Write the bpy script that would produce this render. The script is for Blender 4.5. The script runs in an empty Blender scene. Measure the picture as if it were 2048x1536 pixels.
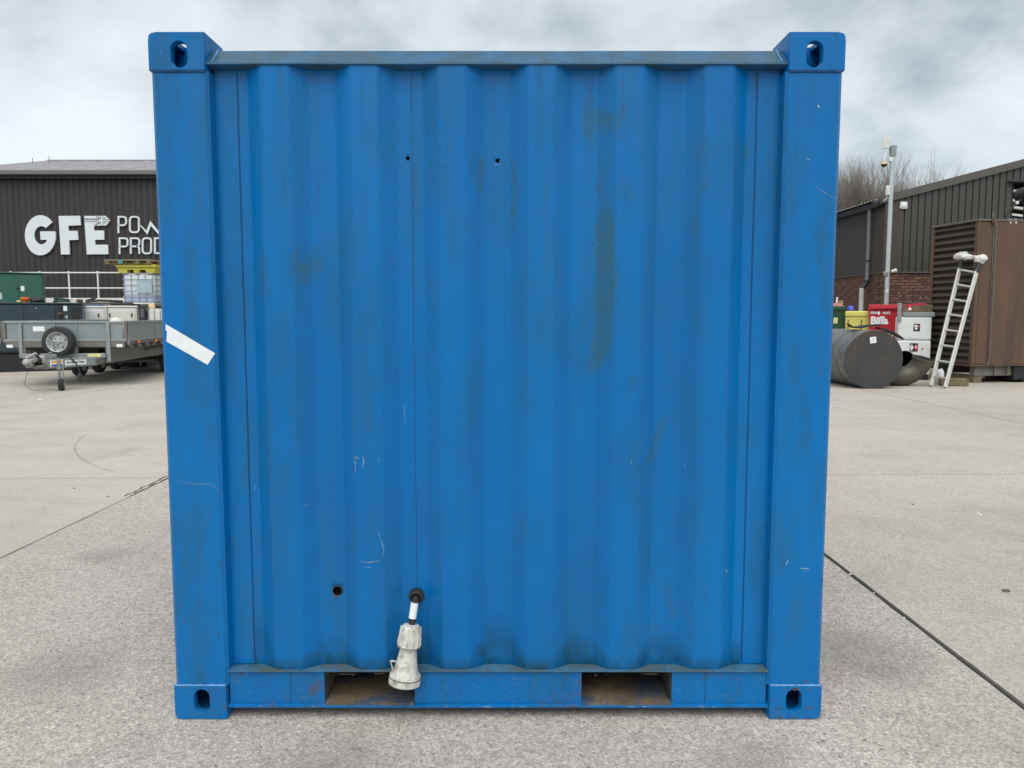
import bpy, bmesh, math, random
from mathutils import Matrix, Vector, noise as mnoise
from mathutils.geometry import tessellate_polygon

random.seed(7)
R = math.radians
scene = bpy.context.scene
COL = scene.collection

# ------------------------------------------------------------------ camera
FPX = 1538.0                                # focal length in photo pixels (2048 wide)
PITCH = R(5.1)
CAM_Z = 1.371
cam_data = bpy.data.cameras.new('camera')
cam_data.sensor_width = 36.0
cam_data.lens = FPX / 2048.0 * 36.0
cam_data.clip_start = 0.05
cam_data.clip_end = 1500.0
cam = bpy.data.objects.new('camera', cam_data)
COL.objects.link(cam)
cam.location = (0, 0, CAM_Z)
cam.rotation_euler = (R(90) - PITCH, 0, 0)
scene.camera = cam

# ------------------------------------------------------------------ world, overcast sky
SUN_EL, SUN_ROT = R(55), R(183)
world = bpy.data.worlds.new('World')
scene.world = world
world.use_nodes = True
wn, wl = world.node_tree.nodes, world.node_tree.links
wn.clear()
def wnode(t, **kw):
    n = wn.new(t)
    for k, v in kw.items():
        setattr(n, k, v)
    return n
w_out = wnode('ShaderNodeOutputWorld')
w_bg = wnode('ShaderNodeBackground')
w_bg.inputs['Strength'].default_value = 0.10
w_sky = wnode('ShaderNodeTexSky', sky_type='NISHITA', sun_disc=False, sun_elevation=SUN_EL, sun_rotation=SUN_ROT)
w_tc = wnode('ShaderNodeTexCoord')
w_sep = wnode('ShaderNodeSeparateXYZ')
wl.new(w_tc.outputs['Generated'], w_sep.inputs[0])
w_add = wnode('ShaderNodeMath', operation='ADD'); w_add.inputs[1].default_value = 0.42
w_abs = wnode('ShaderNodeMath', operation='ABSOLUTE')
wl.new(w_sep.outputs['Z'], w_abs.inputs[0]); wl.new(w_abs.outputs[0], w_add.inputs[0])
w_dx = wnode('ShaderNodeMath', operation='DIVIDE'); w_dy = wnode('ShaderNodeMath', operation='DIVIDE')
wl.new(w_sep.outputs['X'], w_dx.inputs[0]); wl.new(w_add.outputs[0], w_dx.inputs[1])
wl.new(w_sep.outputs['Y'], w_dy.inputs[0]); wl.new(w_add.outputs[0], w_dy.inputs[1])
w_cmb = wnode('ShaderNodeCombineXYZ')
wl.new(w_dx.outputs[0], w_cmb.inputs[0]); wl.new(w_dy.outputs[0], w_cmb.inputs[1])
w_map = wnode('ShaderNodeMapping')
w_map.inputs['Scale'].default_value = (1.9, 1.9, 1)
w_map.inputs['Location'].default_value = (3.1, 0.65, 0)
wl.new(w_cmb.outputs[0], w_map.inputs['Vector'])
w_n1 = wnode('ShaderNodeTexNoise'); w_n1.inputs['Scale'].default_value = 0.95
w_n1.inputs['Detail'].default_value = 10; w_n1.inputs['Roughness'].default_value = 0.56; w_n1.inputs['Distortion'].default_value = 0.15
wl.new(w_map.outputs[0], w_n1.inputs['Vector'])
w_r1 = wnode('ShaderNodeValToRGB')
e = w_r1.color_ramp.elements
e[0].position = 0.37; e[0].color = (0.262, 0.30, 0.32, 1)
e[1].position = 0.64; e[1].color = (0.575, 0.61, 0.622, 1)
m = w_r1.color_ramp.elements.new(0.5); m.color = (0.46, 0.502, 0.524, 1)
wl.new(w_n1.outputs['Fac'], w_r1.inputs['Fac'])
w_scale = wnode('ShaderNodeVectorMath', operation='SCALE')
w_scale.inputs['Scale'].default_value = 9.5
wl.new(w_r1.outputs['Color'], w_scale.inputs[0])
w_mix = wnode('ShaderNodeMixRGB'); w_mix.inputs['Fac'].default_value = 0.9
wl.new(w_sky.outputs[0], w_mix.inputs[1]); wl.new(w_scale.outputs[0], w_mix.inputs[2])
wl.new(w_mix.outputs[0], w_bg.inputs['Color']); wl.new(w_bg.outputs[0], w_out.inputs[0])

# ------------------------------------------------------------------ sun (veiled by cloud)
sun_data = bpy.data.lights.new('sun', 'SUN')
sun_data.energy = 1.5
sun_data.angle = R(60)
sun_data.color = (1.0, 0.96, 0.90)
sun = bpy.data.objects.new('sun', sun_data)
COL.objects.link(sun)
sdir = Vector((math.sin(SUN_ROT) * math.cos(SUN_EL), math.cos(SUN_ROT) * math.cos(SUN_EL), math.sin(SUN_EL)))
sun.rotation_euler = (-sdir).to_track_quat('-Z', 'Y').to_euler()

scene.view_settings.view_transform = 'Standard'
scene.view_settings.look = 'None'
scene.view_settings.exposure = 0.76
scene.view_settings.gamma = 1.0
scene.view_settings.use_curve_mapping = False

# ------------------------------------------------------------------ measuring helpers
CP, SP = math.cos(PITCH), math.sin(PITCH)
def at(px, py, Y):
    """The world point at distance Y seen at photo pixel (px, py): used to turn measurements into metres."""
    u, v = (px - 1024) / FPX, (768 - py) / FPX
    d = Vector((u, CP + v * SP, -SP + v * CP))
    return Vector((0, 0, CAM_Z)) + d * (Y / d.y)

# ------------------------------------------------------------------ materials
def mat(name, c, rough=0.6, metal=0.0, var=0.12, scale=3.0, stretch=(1, 1, 1), dirt=None, dirt_amt=0.0,
        dirt_scale=2.0, bump=0.0, bump_scale=60, spec=0.5, rough_var=0.08, edge=(0.52, 0.68)):
    m = bpy.data.materials.new(name)
    m.use_nodes = True
    nt = m.node_tree; N, L = nt.nodes, nt.links
    b = N['Principled BSDF']
    b.inputs['Roughness'].default_value = rough
    b.inputs['Metallic'].default_value = metal
    b.inputs['Specular IOR Level'].default_value = spec
    tc = N.new('ShaderNodeTexCoord')
    mp = N.new('ShaderNodeMapping'); mp.inputs['Scale'].default_value = stretch
    L.new(tc.outputs['Object'], mp.inputs['Vector'])
    n1 = N.new('ShaderNodeTexNoise'); n1.inputs['Scale'].default_value = scale; n1.inputs['Detail'].default_value = 6
    n1.inputs['Roughness'].default_value = 0.62
    L.new(mp.outputs[0], n1.inputs['Vector'])
    rp = N.new('ShaderNodeValToRGB')
    e = rp.color_ramp.elements
    e[0].position, e[1].position = 0.28, 0.72
    e[0].color = tuple(x * (1 - var) for x in c[:3]) + (1,)
    e[1].color = tuple(min(1, x * (1 + var)) for x in c[:3]) + (1,)
    L.new(n1.outputs['Fac'], rp.inputs['Fac'])
    out = rp.outputs['Color']
    if dirt:
        n2 = N.new('ShaderNodeTexNoise'); n2.inputs['Scale'].default_value = dirt_scale; n2.inputs['Detail'].default_value = 9
        n2.inputs['Roughness'].default_value = 0.68
        L.new(mp.outputs[0], n2.inputs['Vector'])
        mr = N.new('ShaderNodeMapRange'); mr.inputs['From Min'].default_value = edge[0]; mr.inputs['From Max'].default_value = edge[1]
        mr.inputs['To Max'].default_value = dirt_amt
        L.new(n2.outputs['Fac'], mr.inputs['Value'])
        mx = N.new('ShaderNodeMixRGB')
        L.new(mr.outputs[0], mx.inputs['Fac']); L.new(out, mx.inputs[1]); mx.inputs[2].default_value = tuple(dirt) + (1,)
        out = mx.outputs[0]
    L.new(out, b.inputs['Base Color'])
    rr = N.new('ShaderNodeMapRange'); rr.inputs['To Min'].default_value = max(0.03, rough - rough_var); rr.inputs['To Max'].default_value = min(1, rough + rough_var)
    L.new(n1.outputs['Fac'], rr.inputs['Value']); L.new(rr.outputs[0], b.inputs['Roughness'])
    if bump:
        n3 = N.new('ShaderNodeTexNoise'); n3.inputs['Scale'].default_value = bump_scale; n3.inputs['Detail'].default_value = 4
        L.new(tc.outputs['Object'], n3.inputs['Vector'])
        bp = N.new('ShaderNodeBump'); bp.inputs['Strength'].default_value = bump; bp.inputs['Distance'].default_value = 0.01
        L.new(n3.outputs['Fac'], bp.inputs['Height']); L.new(bp.outputs[0], b.inputs['Normal'])
    return m

def container_paint(name, sill=False, panel=False):
    m = bpy.data.materials.new(name)
    m.use_nodes = True
    nt = m.node_tree; N, L = nt.nodes, nt.links
    b = N['Principled BSDF']
    tc = N.new('ShaderNodeTexCoord')
    def noise(scale, detail=6, stretch=None, rough=0.6):
        n = N.new('ShaderNodeTexNoise'); n.inputs['Scale'].default_value = scale; n.inputs['Detail'].default_value = detail
        n.inputs['Roughness'].default_value = rough
        if stretch:
            mp = N.new('ShaderNodeMapping'); mp.inputs['Scale'].default_value = stretch
            L.new(tc.outputs['Object'], mp.inputs['Vector']); L.new(mp.outputs[0], n.inputs['Vector'])
        else:
            L.new(tc.outputs['Object'], n.inputs['Vector'])
        return n.outputs['Fac']
    def mrange(v, a, c_, lo=0.0, hi=1.0):
        r = N.new('ShaderNodeMapRange'); r.inputs['From Min'].default_value = a; r.inputs['From Max'].default_value = c_
        r.inputs['To Min'].default_value = lo; r.inputs['To Max'].default_value = hi
        L.new(v, r.inputs['Value']); return r.outputs[0]
    def mix(f, a, c_):
        x = N.new('ShaderNodeMixRGB')
        L.new(f, x.inputs['Fac'])
        for s, i in ((a, 1), (c_, 2)):
            if isinstance(s, tuple): x.inputs[i].default_value = s + (1,)
            else: L.new(s, x.inputs[i])
        return x.outputs[0]
    def math_(op, a, c_):
        x = N.new('ShaderNodeMath'); x.operation = op
        for s, i in ((a, 0), (c_, 1)):
            if isinstance(s, (int, float)): x.inputs[i].default_value = s
            else: L.new(s, x.inputs[i])
        return x.outputs[0]
    big = noise(1.3, 5, (1.6, 1, 0.55))
    fine = noise(34, 5)
    col = mix(mrange(big, 0.3, 0.7), (0.0, 0.125, 0.380), (0.0, 0.153, 0.435))
    # thin film of grime, in vertical runs
    runs = noise(5.0, 8, (2.6, 1, 0.35), 0.66)
    col = mix(mrange(runs, 0.50, 0.78, 0, 0.45), col, (0.012, 0.115, 0.235))
    film = math_('MULTIPLY', mrange(noise(3.3, 9, (2.2, 1, 0.6), 0.68), 0.46, 0.66), mrange(noise(60, 6, (1, 1, .4), .7), 0.38, 0.60, 0.35, 1))
    col = mix(math_('MULTIPLY', film, 0.46 if panel else 0.66), col, (0.018, 0.090, 0.150))
    patch = math_('MULTIPLY', mrange(noise(2.1, 9, (1.5, 1, 0.7), 0.7), 0.60, 0.70), mrange(fine, 0.36, 0.6))
    col = mix(math_('MULTIPLY', patch, 0.45), col, (0.045, 0.085, 0.075))
    sepz = N.new('ShaderNodeSeparateXYZ'); L.new(tc.outputs['Object'], sepz.inputs[0])
    drip = math_('MULTIPLY', mrange(noise(22, 6, (1.6, 1, 0.05), 0.6), 0.52, 0.70), mrange(sepz.outputs['Z'], 1.0, 2.15, 0.0, 0.5))
    col = mix(math_('MULTIPLY', drip, mrange(noise(4, 5), .35, .6)), col, (0.014, 0.075, 0.125))
    if panel:
        at_ = N.new('ShaderNodeAttribute'); at_.attribute_name = 'stain'
        s = math_('ADD', at_.outputs['Fac'], math_('MULTIPLY', math_('SUBTRACT', noise(34, 9, (1, 1, 0.45), 0.78), 0.5), 2.2))
        sm = math_('MULTIPLY', mrange(s, 0.36, 0.95), mrange(at_.outputs['Fac'], 0.02, 0.45))
        col = mix(math_('MULTIPLY', sm, 0.58), col, (0.030, 0.105, 0.115))
        sp = math_('MULTIPLY', mrange(noise(150, 3), 0.60, 0.66), mrange(at_.outputs['Fac'], 0.05, 0.4))
        col = mix(math_('MULTIPLY', sp, 0.6), col, (0.018, 0.03, 0.035))
        g = N.new('ShaderNodeAttribute'); g.attribute_name = 'algae'
        ga = math_('MULTIPLY', g.outputs['Fac'], mrange(noise(14, 8, None, 0.7), 0.30, 0.62))
        col = mix(math_('MULTIPLY', ga, 0.85), col, (0.006, 0.040, 0.050))
    if sill:
        sc = noise(70, 8, (0.6, 1, 1.6), 0.75)
        col = mix(mrange(sc, 0.56, 0.68, 0, 0.5), col, (0.13, 0.20, 0.25))
        ru = math_('MULTIPLY', mrange(noise(6, 9, None, 0.7), 0.52, 0.64), mrange(fine, 0.40, 0.6))
        col = mix(math_('MULTIPLY', ru, 0.65), col, (0.085, 0.060, 0.040))
    else:
        ru = math_('MULTIPLY', mrange(noise(9, 9, None, 0.72), 0.70, 0.74), mrange(fine, 0.45, 0.6))
        col = mix(math_('MULTIPLY', ru, 0.5), col, (0.07, 0.06, 0.05))
    # tiny pale nicks
    ed = math_('MULTIPLY', mrange(noise(30, 8, None, 0.75), 0.62, 0.68), mrange(noise(2.6, 5), 0.52, 0.62))
    col = mix(math_('MULTIPLY', ed, 0.55), col, (0.022, 0.050, 0.060))
    nick = N.new('ShaderNodeTexVoronoi'); nick.inputs['Scale'].default_value = 9
    L.new(tc.outputs['Object'], nick.inputs['Vector'])
    nk = math_('LESS_THAN', nick.outputs['Distance'], 0.014)
    col = mix(math_('MULTIPLY', nk, 0.6), col, (0.30, 0.45, 0.52))
    L.new(col, b.inputs['Base Color'])
    L.new(mrange(runs, 0.3, 0.75, 0.22, 0.38), b.inputs['Roughness'])
    b.inputs['Specular IOR Level'].default_value = 0.28
    bp = N.new('ShaderNodeBump'); bp.inputs['Strength'].default_value = 0.12; bp.inputs['Distance'].default_value = 0.02
    L.new(math_('ADD', math_('MULTIPLY', noise(4.5, 3), 1.0), math_('MULTIPLY', noise(120, 2), 0.03)), bp.inputs['Height'])
    L.new(bp.outputs[0], b.inputs['Normal'])
    return m

def concrete(name, base, dark, light, speck, pebble, tyre=False, tint=None):
    m = bpy.data.materials.new(name)
    m.use_nodes = True
    nt = m.node_tree; N, L = nt.nodes, nt.links
    b = N['Principled BSDF']
    b.inputs['Roughness'].default_value = 0.85
    b.inputs['Specular IOR Level'].default_value = 0.35
    tc = N.new('ShaderNodeTexCoord')
    def noise(scale, detail=6, rough=0.6, stretch=None):
        n = N.new('ShaderNodeTexNoise'); n.inputs['Scale'].default_value = scale; n.inputs['Detail'].default_value = detail
        n.inputs['Roughness'].default_value = rough
        if stretch:
            mp = N.new('ShaderNodeMapping'); mp.inputs['Scale'].default_value = stretch
            L.new(tc.outputs['Object'], mp.inputs['Vector']); L.new(mp.outputs[0], n.inputs['Vector'])
        else:
            L.new(tc.outputs['Object'], n.inputs['Vector'])
        return n.outputs['Fac']
    def mrange(v, a, c_, lo=0.0, hi=1.0):
        r = N.new('ShaderNodeMapRange'); r.inputs['From Min'].default_value = a; r.inputs['From Max'].default_value = c_
        r.inputs['To Min'].default_value = lo; r.inputs['To Max'].default_value = hi
        L.new(v, r.inputs['Value']); return r.outputs[0]
    def mix(f, a, c_):
        x = N.new('ShaderNodeMixRGB')
        if isinstance(f, float): x.inputs['Fac'].default_value = f
        else: L.new(f, x.inputs['Fac'])
        for s, i in ((a, 1), (c_, 2)):
            if isinstance(s, tuple): x.inputs[i].default_value = s + (1,)
            else: L.new(s, x.inputs[i])
        return x.outputs[0]
    def math_(op, a, c_):
        x = N.new('ShaderNodeMath'); x.operation = op
        for s, i in ((a, 0), (c_, 1)):
            if isinstance(s, (int, float)): x.inputs[i].default_value = s
            else: L.new(s, x.inputs[i])
        return x.outputs[0]
    big = noise(0.35, 6, 0.6)
    mid = noise(2.2, 7, 0.65)
    col = mix(mrange(big, 0.33, 0.67), dark, base)
    col = mix(mrange(mid, 0.35, 0.7, 0, 0.55), col, light)
    if tint:
        col = mix(mrange(noise(0.6, 5), 0.45, 0.65, 0, 0.6), col, tint)
    # embedded aggregate: every grain its own tone
    def grains(scale, lo, hi, seed):
        v = N.new('ShaderNodeTexVoronoi'); v.inputs['Scale'].default_value = scale
        mp = N.new('ShaderNodeMapping'); mp.inputs['Location'].default_value = (seed, seed * 2, 0)
        mp.inputs['Rotation'].default_value = (0, 0, seed)
        L.new(tc.outputs['Object'], mp.inputs['Vector']); L.new(mp.outputs[0], v.inputs['Vector'])
        sep = N.new('ShaderNodeSeparateColor'); L.new(v.outputs['Color'], sep.inputs[0])
        return v, sep, mrange(sep.outputs[2], 0, 1, lo, hi)
    def mul(c_, f):
        x = N.new('ShaderNodeVectorMath'); x.operation = 'SCALE'
        L.new(c_, x.inputs[0]); L.new(f, x.inputs['Scale']); return x.outputs[0]
    expo = mrange(noise(1.3, 6, 0.7), 0.36, 0.62, 0.45, 1.0)
    vo, s1, g1 = grains(140, 1 - .34 * pebble, 1 + .28 * pebble, 1.0)
    v2, s2, g2 = grains(52, 1 - .13 * pebble, 1 + .12 * pebble, 2.3)
    col = mul(mul(col, g1), g2)
    v3, s3, g3 = grains(62, 0, 1, 3.7)
    ins = math_('LESS_THAN', v3.outputs['Distance'], 0.40)
    col = mix(math_('MULTIPLY', math_('MULTIPLY', mrange(s3.outputs[0], 0.84, 1.0), ins), math_('MULTIPLY', expo, pebble)), col, speck)
    col = mix(math_('MULTIPLY', math_('MULTIPLY', mrange(s3.outputs[1], 0.86, 1.0), ins), math_('MULTIPLY', expo, pebble)), col, tuple(x * 0.30 for x in dark))
    pits = mrange(noise(140, 4, 0.7), 0.58, 0.70, 0, 0.45 * pebble + 0.15)
    col = mix(pits, col, tuple(x * 0.25 for x in dark))
    blot = math_('MULTIPLY', mrange(noise(1.1, 9, 0.72), 0.56, 0.72), 0.55)
    col = mix(blot, col, tuple(x * 0.55 for x in dark))
    col = mix(mrange(noise(0.8, 7, 0.6, (1, 1.7, 1)), 0.48, 0.70, 0, 0.24), col, tuple(x * 0.7 for x in dark))
    col = mix(mrange(noise(1.9, 6, 0.6), 0.58, 0.74, 0, 0.22 * pebble), col, (0.27, 0.18, 0.165))
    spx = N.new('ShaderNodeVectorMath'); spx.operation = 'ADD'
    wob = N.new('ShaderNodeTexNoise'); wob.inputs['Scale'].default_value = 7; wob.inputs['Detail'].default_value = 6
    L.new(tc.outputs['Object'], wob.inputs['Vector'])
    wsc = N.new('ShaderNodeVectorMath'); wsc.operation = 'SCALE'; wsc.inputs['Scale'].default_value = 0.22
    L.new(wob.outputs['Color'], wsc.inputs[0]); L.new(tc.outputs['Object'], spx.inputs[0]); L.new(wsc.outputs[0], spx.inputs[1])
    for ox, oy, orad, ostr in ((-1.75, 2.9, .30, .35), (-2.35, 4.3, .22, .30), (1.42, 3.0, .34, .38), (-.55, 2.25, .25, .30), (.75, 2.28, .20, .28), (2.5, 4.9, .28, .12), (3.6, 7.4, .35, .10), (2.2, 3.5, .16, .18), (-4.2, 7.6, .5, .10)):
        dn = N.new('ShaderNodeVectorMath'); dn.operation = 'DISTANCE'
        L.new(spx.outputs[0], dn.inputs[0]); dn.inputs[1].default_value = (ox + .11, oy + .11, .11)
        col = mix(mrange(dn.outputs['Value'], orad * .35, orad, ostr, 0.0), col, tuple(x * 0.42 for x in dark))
    if tyre:
        # faint long drag marks and one curved scuff
        col = mix(mrange(noise(1.5, 8, 0.65, (0.25, 2.2, 1)), 0.56, 0.72, 0, 0.35), col, tuple(x * 0.6 for x in dark))
        sub = N.new('ShaderNodeVectorMath'); sub.operation = 'DISTANCE'
        L.new(tc.outputs['Object'], sub.inputs[0])
        P1, P2, P3 = [at(*p) for p in TYRE_PTS]
        ax, ay, bx, by, cx, cy = P1.x, P1.y, P2.x, P2.y, P3.x, P3.y
        dd = 2 * (ax * (by - cy) + bx * (cy - ay) + cx * (ay - by))
        ux = ((ax*ax+ay*ay)*(by-cy) + (bx*bx+by*by)*(cy-ay) + (cx*cx+cy*cy)*(ay-by)) / dd
        uy = ((ax*ax+ay*ay)*(cx-bx) + (bx*bx+by*by)*(ax-cx) + (cx*cx+cy*cy)*(bx-ax)) / dd
        rad = math.hypot(ax - ux, ay - uy)
        sub.inputs[1].default_value = (ux, uy, 0)
        band = math_('LESS_THAN', math_('ABSOLUTE', math_('SUBTRACT', sub.outputs['Value'], rad), 0), 0.012)
        sp2 = N.new('ShaderNodeSeparateXYZ'); L.new(tc.outputs['Object'], sp2.inputs[0])
        lim = math_('MULTIPLY', math_('LESS_THAN', sp2.outputs['X'], P3.x), math_('LESS_THAN', sp2.outputs['Y'], P1.y))
        tm = math_('MULTIPLY', math_('MULTIPLY', band, lim), mrange(noise(9, 6), 0.3, 0.6, 0.08, 0.36))
        col = mix(tm, col, (0.05, 0.048, 0.045))
    L.new(col, b.inputs['Base Color'])
    hgt = math_('ADD', math_('MULTIPLY', math_('SUBTRACT', 0.6, vo.outputs['Distance']), pebble), math_('MULTIPLY', noise(160, 3), 0.5))
    bp = N.new('ShaderNodeBump'); bp.inputs['Strength'].default_value = 0.35; bp.inputs['Distance'].default_value = 0.006
    L.new(hgt, bp.inputs['Height']); L.new(bp.outputs[0], b.inputs['Normal'])
    return m

TYRE_PTS = [(175, 868, 8.3), (150, 893, 7.7), (232, 945, 6.6)]
def _ground_y(py):
    return CAM_Z / math.tan(math.atan((py - 768) / FPX) + PITCH)
TYRE_PTS = [(a, b_, _ground_y(b_)) for a, b_, _ in TYRE_PTS]

M = {}
M['paint'] = container_paint('container_blue_paint')
M['paint_panel'] = container_paint('container_blue_panel', panel=True)
M['paint_sill'] = container_paint('container_blue_sill', sill=True)
M['header'] = mat('header_rail_paint', (0.024, 0.105, 0.21), 0.5, var=0.35, scale=14, stretch=(1, 1, 1), dirt=(0.035, 0.085, 0.105), dirt_amt=0.8, dirt_scale=11, edge=(0.42, 0.60))
M['black_inside'] = mat('container_inside', (0.012, 0.012, 0.013), 0.9)
M['weld'] = mat('weld_bead', (0.10, 0.27, 0.50), 0.4, var=0.5, scale=60)
M['ledge'] = mat('dirty_ledge', (0.035, 0.125, 0.21), 0.7, var=0.3, scale=20, dirt=(0.075, 0.095, 0.08), dirt_amt=0.8, dirt_scale=7, edge=(0.45, 0.6))
M['seam'] = mat('seam_sealant', (0.002, 0.062, 0.18), 0.6, var=0.5, scale=40)
M['mud'] = mat('pocket_mud', (0.135, 0.100, 0.062), 0.9, var=0.6, scale=9, dirt=(0.02, 0.06, 0.12), dirt_amt=0.9, dirt_scale=6, bump=0.3, edge=(0.50, 0.62))
M['rust'] = mat('rust', (0.105, 0.055, 0.030), 0.9, var=0.6, scale=60)
M['scratch'] = mat('paint_scratch', (0.2880, 0.4160, 0.4800), 0.7, var=0.4, scale=80)
M['rubber'] = mat('black_rubber', (0.018, 0.019, 0.02), 0.62, var=0.3, scale=12)
M['tyre'] = mat('tyre_rubber', (0.0221, 0.0238, 0.0272), 0.75, var=0.3, scale=10, dirt=(0.09, 0.085, 0.08), dirt_amt=0.3)
M['plug_white'] = mat('plug_plastic', (0.60, 0.60, 0.55), 0.55, var=0.12, scale=30, dirt=(0.17, 0.14, 0.09), dirt_amt=0.85, dirt_scale=30, bump=0.12, edge=(0.46, 0.66))
M['tape'] = mat('white_tape', (0.74, 0.78, 0.80), 0.5, var=0.05, scale=20)
M['white_paint'] = mat('white_paint', (0.70, 0.72, 0.70), 0.5, var=0.06, dirt=(0.35, 0.33, 0.29), dirt_amt=0.4)
M['cream_paint'] = mat('cream_paint', (0.68, 0.66, 0.60), 0.5, var=0.06, dirt=(0.35, 0.31, 0.26), dirt_amt=0.4)
M['sign_white'] = mat('sign_white', (0.6840, 0.7315, 0.7600), 0.45, var=0.03)
M['sign_line'] = mat('sign_line', (0.12, 0.12, 0.13), 0.6)
M['clad_brown'] = mat('brown_cladding', (0.036, 0.0285, 0.0285), 0.5, var=0.14, scale=0.8, stretch=(1, 1, 0.2), dirt=(0.05, 0.043, 0.042), dirt_amt=0.4)
M['clad_trim'] = mat('cladding_trim', (0.15, 0.145, 0.145), 0.5, var=0.08)
M['clad_dark'] = mat('dark_trim', (0.0360, 0.0336, 0.0376), 0.5)
M['roof_grey'] = mat('roof_sheet_grey', (0.2673, 0.2574, 0.2722), 0.6, var=0.10, scale=0.6, dirt=(0.18, 0.18, 0.17), dirt_amt=0.4)
M['clad_olive'] = mat('olive_cladding', (0.0574, 0.0541, 0.0476), 0.45, var=0.10, scale=1.2, stretch=(1, 1, 0.25), dirt=(0.05, 0.05, 0.045), dirt_amt=0.4)
M['clad_olive_side'] = mat('olive_side_cladding', (0.0528, 0.0488, 0.0440), 0.5, var=0.10, scale=1.2, stretch=(1, 1, 0.25))
M['olive_trim'] = mat('olive_trim', (0.0892, 0.0833, 0.0739), 0.5, var=0.06)
M['corner_trim'] = mat('brown_corner_trim', (0.062, 0.046, 0.040), 0.5, var=0.08)
M['gutter'] = mat('black_gutter', (0.018, 0.02, 0.024), 0.4)
M['roof_edge'] = mat('roof_sheet_edge', (0.17, 0.165, 0.145), 0.7, var=0.2, scale=4)
M['mortar'] = mat('mortar', (0.105, 0.072, 0.062), 0.95, var=0.2, scale=8)
M['brick_a'] = mat('brick_red', (0.135, 0.066, 0.052), 0.9, var=0.3, scale=9, dirt=(0.30, 0.20, 0.16), dirt_amt=0.25, bump=0.2)
M['brick_b'] = mat('brick_brown', (0.100, 0.052, 0.044), 0.9, var=0.3, scale=9, dirt=(0.06, 0.04, 0.04), dirt_amt=0.4, bump=0.2)
M['brick_c'] = mat('brick_orange', (0.155, 0.080, 0.062), 0.9, var=0.3, scale=9, dirt=(0.4, 0.36, 0.33), dirt_amt=0.5, bump=0.2)
M['pipe_grey'] = mat('grey_pipe', (0.16, 0.17, 0.185), 0.45, var=0.1)
M['pipe_light'] = mat('pale_pipe', (0.50, 0.51, 0.50), 0.5, var=0.1)
M['galv'] = mat('galvanised_steel', (0.2527, 0.2878, 0.2948), 0.55, metal=0.25, var=0.14, scale=7, dirt=(0.22, 0.22, 0.21), dirt_amt=0.5)
M['galv_pale'] = mat('galvanised_pole', (0.46, 0.53, 0.53), 0.55, metal=0.2, var=0.08, scale=5)
M['galv_board'] = mat('galvanised_board', (0.2387, 0.2738, 0.2843), 0.5, metal=0.25, var=0.10, scale=2.5, dirt=(0.26, 0.27, 0.26), dirt_amt=0.5)
M['galv_dirty'] = mat('dirty_galvanised', (0.1640, 0.1560, 0.1440), 0.7, metal=0.1, var=0.2, scale=4, dirt=(0.10, 0.09, 0.075), dirt_amt=0.6)
M['pale_cast'] = mat('dirty_cast_metal', (0.40, 0.40, 0.37), 0.6, metal=0.15, var=0.25, scale=14, dirt=(0.09, 0.08, 0.065), dirt_amt=0.8, dirt_scale=9, edge=(0.45, 0.62))
M['tub_cream'] = mat('cream_tub', (0.72, 0.56, 0.30), 0.55)
M['panel_blue'] = mat('dull_blue_panel', (0.045, 0.085, 0.17), 0.4)
M['rim'] = mat('silver_rim', (0.52, 0.53, 0.54), 0.4, metal=0.4, var=0.1)
M['alu'] = mat('aluminium', (0.54, 0.53, 0.49), 0.42, metal=0.35, var=0.12, scale=12)
M['teal'] = mat('dark_teal_paint', (0.0171, 0.0378, 0.0504), 0.4, var=0.15, scale=1.5, dirt=(0.05, 0.065, 0.07), dirt_amt=0.35)
M['green'] = mat('green_paint', (0.0270, 0.1062, 0.0792), 0.42, var=0.12, scale=1.5, dirt=(0.06, 0.13, 0.11), dirt_amt=0.4)
M['black_paint'] = mat('black_paint', (0.012, 0.013, 0.015), 0.6)
M['orange'] = mat('orange_plastic', (0.80, 0.13, 0.02), 0.45)
M['amber'] = mat('amber_lens', (0.80, 0.23, 0.03), 0.25)
M['yellow'] = mat('yellow_plastic', (0.4500, 0.4050, 0.0495), 0.55, var=0.10, dirt=(0.25, 0.22, 0.08), dirt_amt=0.4)
M['yellow_bin'] = mat('pale_yellow_plastic', (0.62, 0.58, 0.14), 0.55, var=0.08, dirt=(0.33, 0.30, 0.14), dirt_amt=0.4)
M['wood'] = mat('pallet_wood', (0.34, 0.27, 0.18), 0.85, var=0.3, scale=5, stretch=(0.4, 4, 4))
M['wood_dark'] = mat('weathered_timber', (0.17, 0.14, 0.08), 0.95, var=0.4, scale=6, dirt=(0.075, 0.09, 0.03), dirt_amt=0.8, dirt_scale=4, bump=0.4)
M['blue_tarp'] = mat('blue_strap', (0.08, 0.28, 0.36), 0.6)
M['tank_white'] = mat('translucent_tank', (0.63, 0.68, 0.71), 0.4, var=0.05)
M['tank_liquid'] = mat('tank_liquid_band', (0.38, 0.45, 0.60), 0.4, var=0.05)
M['cage'] = mat('cage_steel', (0.30, 0.33, 0.38), 0.5, metal=0.3)
M['label_grey'] = mat('grey_label_plate', (0.36, 0.45, 0.50), 0.35, metal=0.2, var=0.2, scale=5)
M['paper'] = mat('white_sticker', (0.78, 0.80, 0.82), 0.5, var=0.03)
M['sticker_yellow'] = mat('yellow_sticker', (0.72, 0.70, 0.32), 0.5)
M['sticker_orange'] = mat('orange_sticker', (0.80, 0.38, 0.06), 0.5)
M['sticker_blue'] = mat('blue_sticker', (0.08, 0.10, 0.36), 0.5)
M['ink'] = mat('black_print', (0.015, 0.015, 0.017), 0.6)
M['red'] = mat('red_bin_paint', (0.4680, 0.0108, 0.0270), 0.42, var=0.08, dirt=(0.30, 0.05, 0.05), dirt_amt=0.3)
M['red_print'] = mat('red_print', (0.62, 0.03, 0.05), 0.5)
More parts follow.
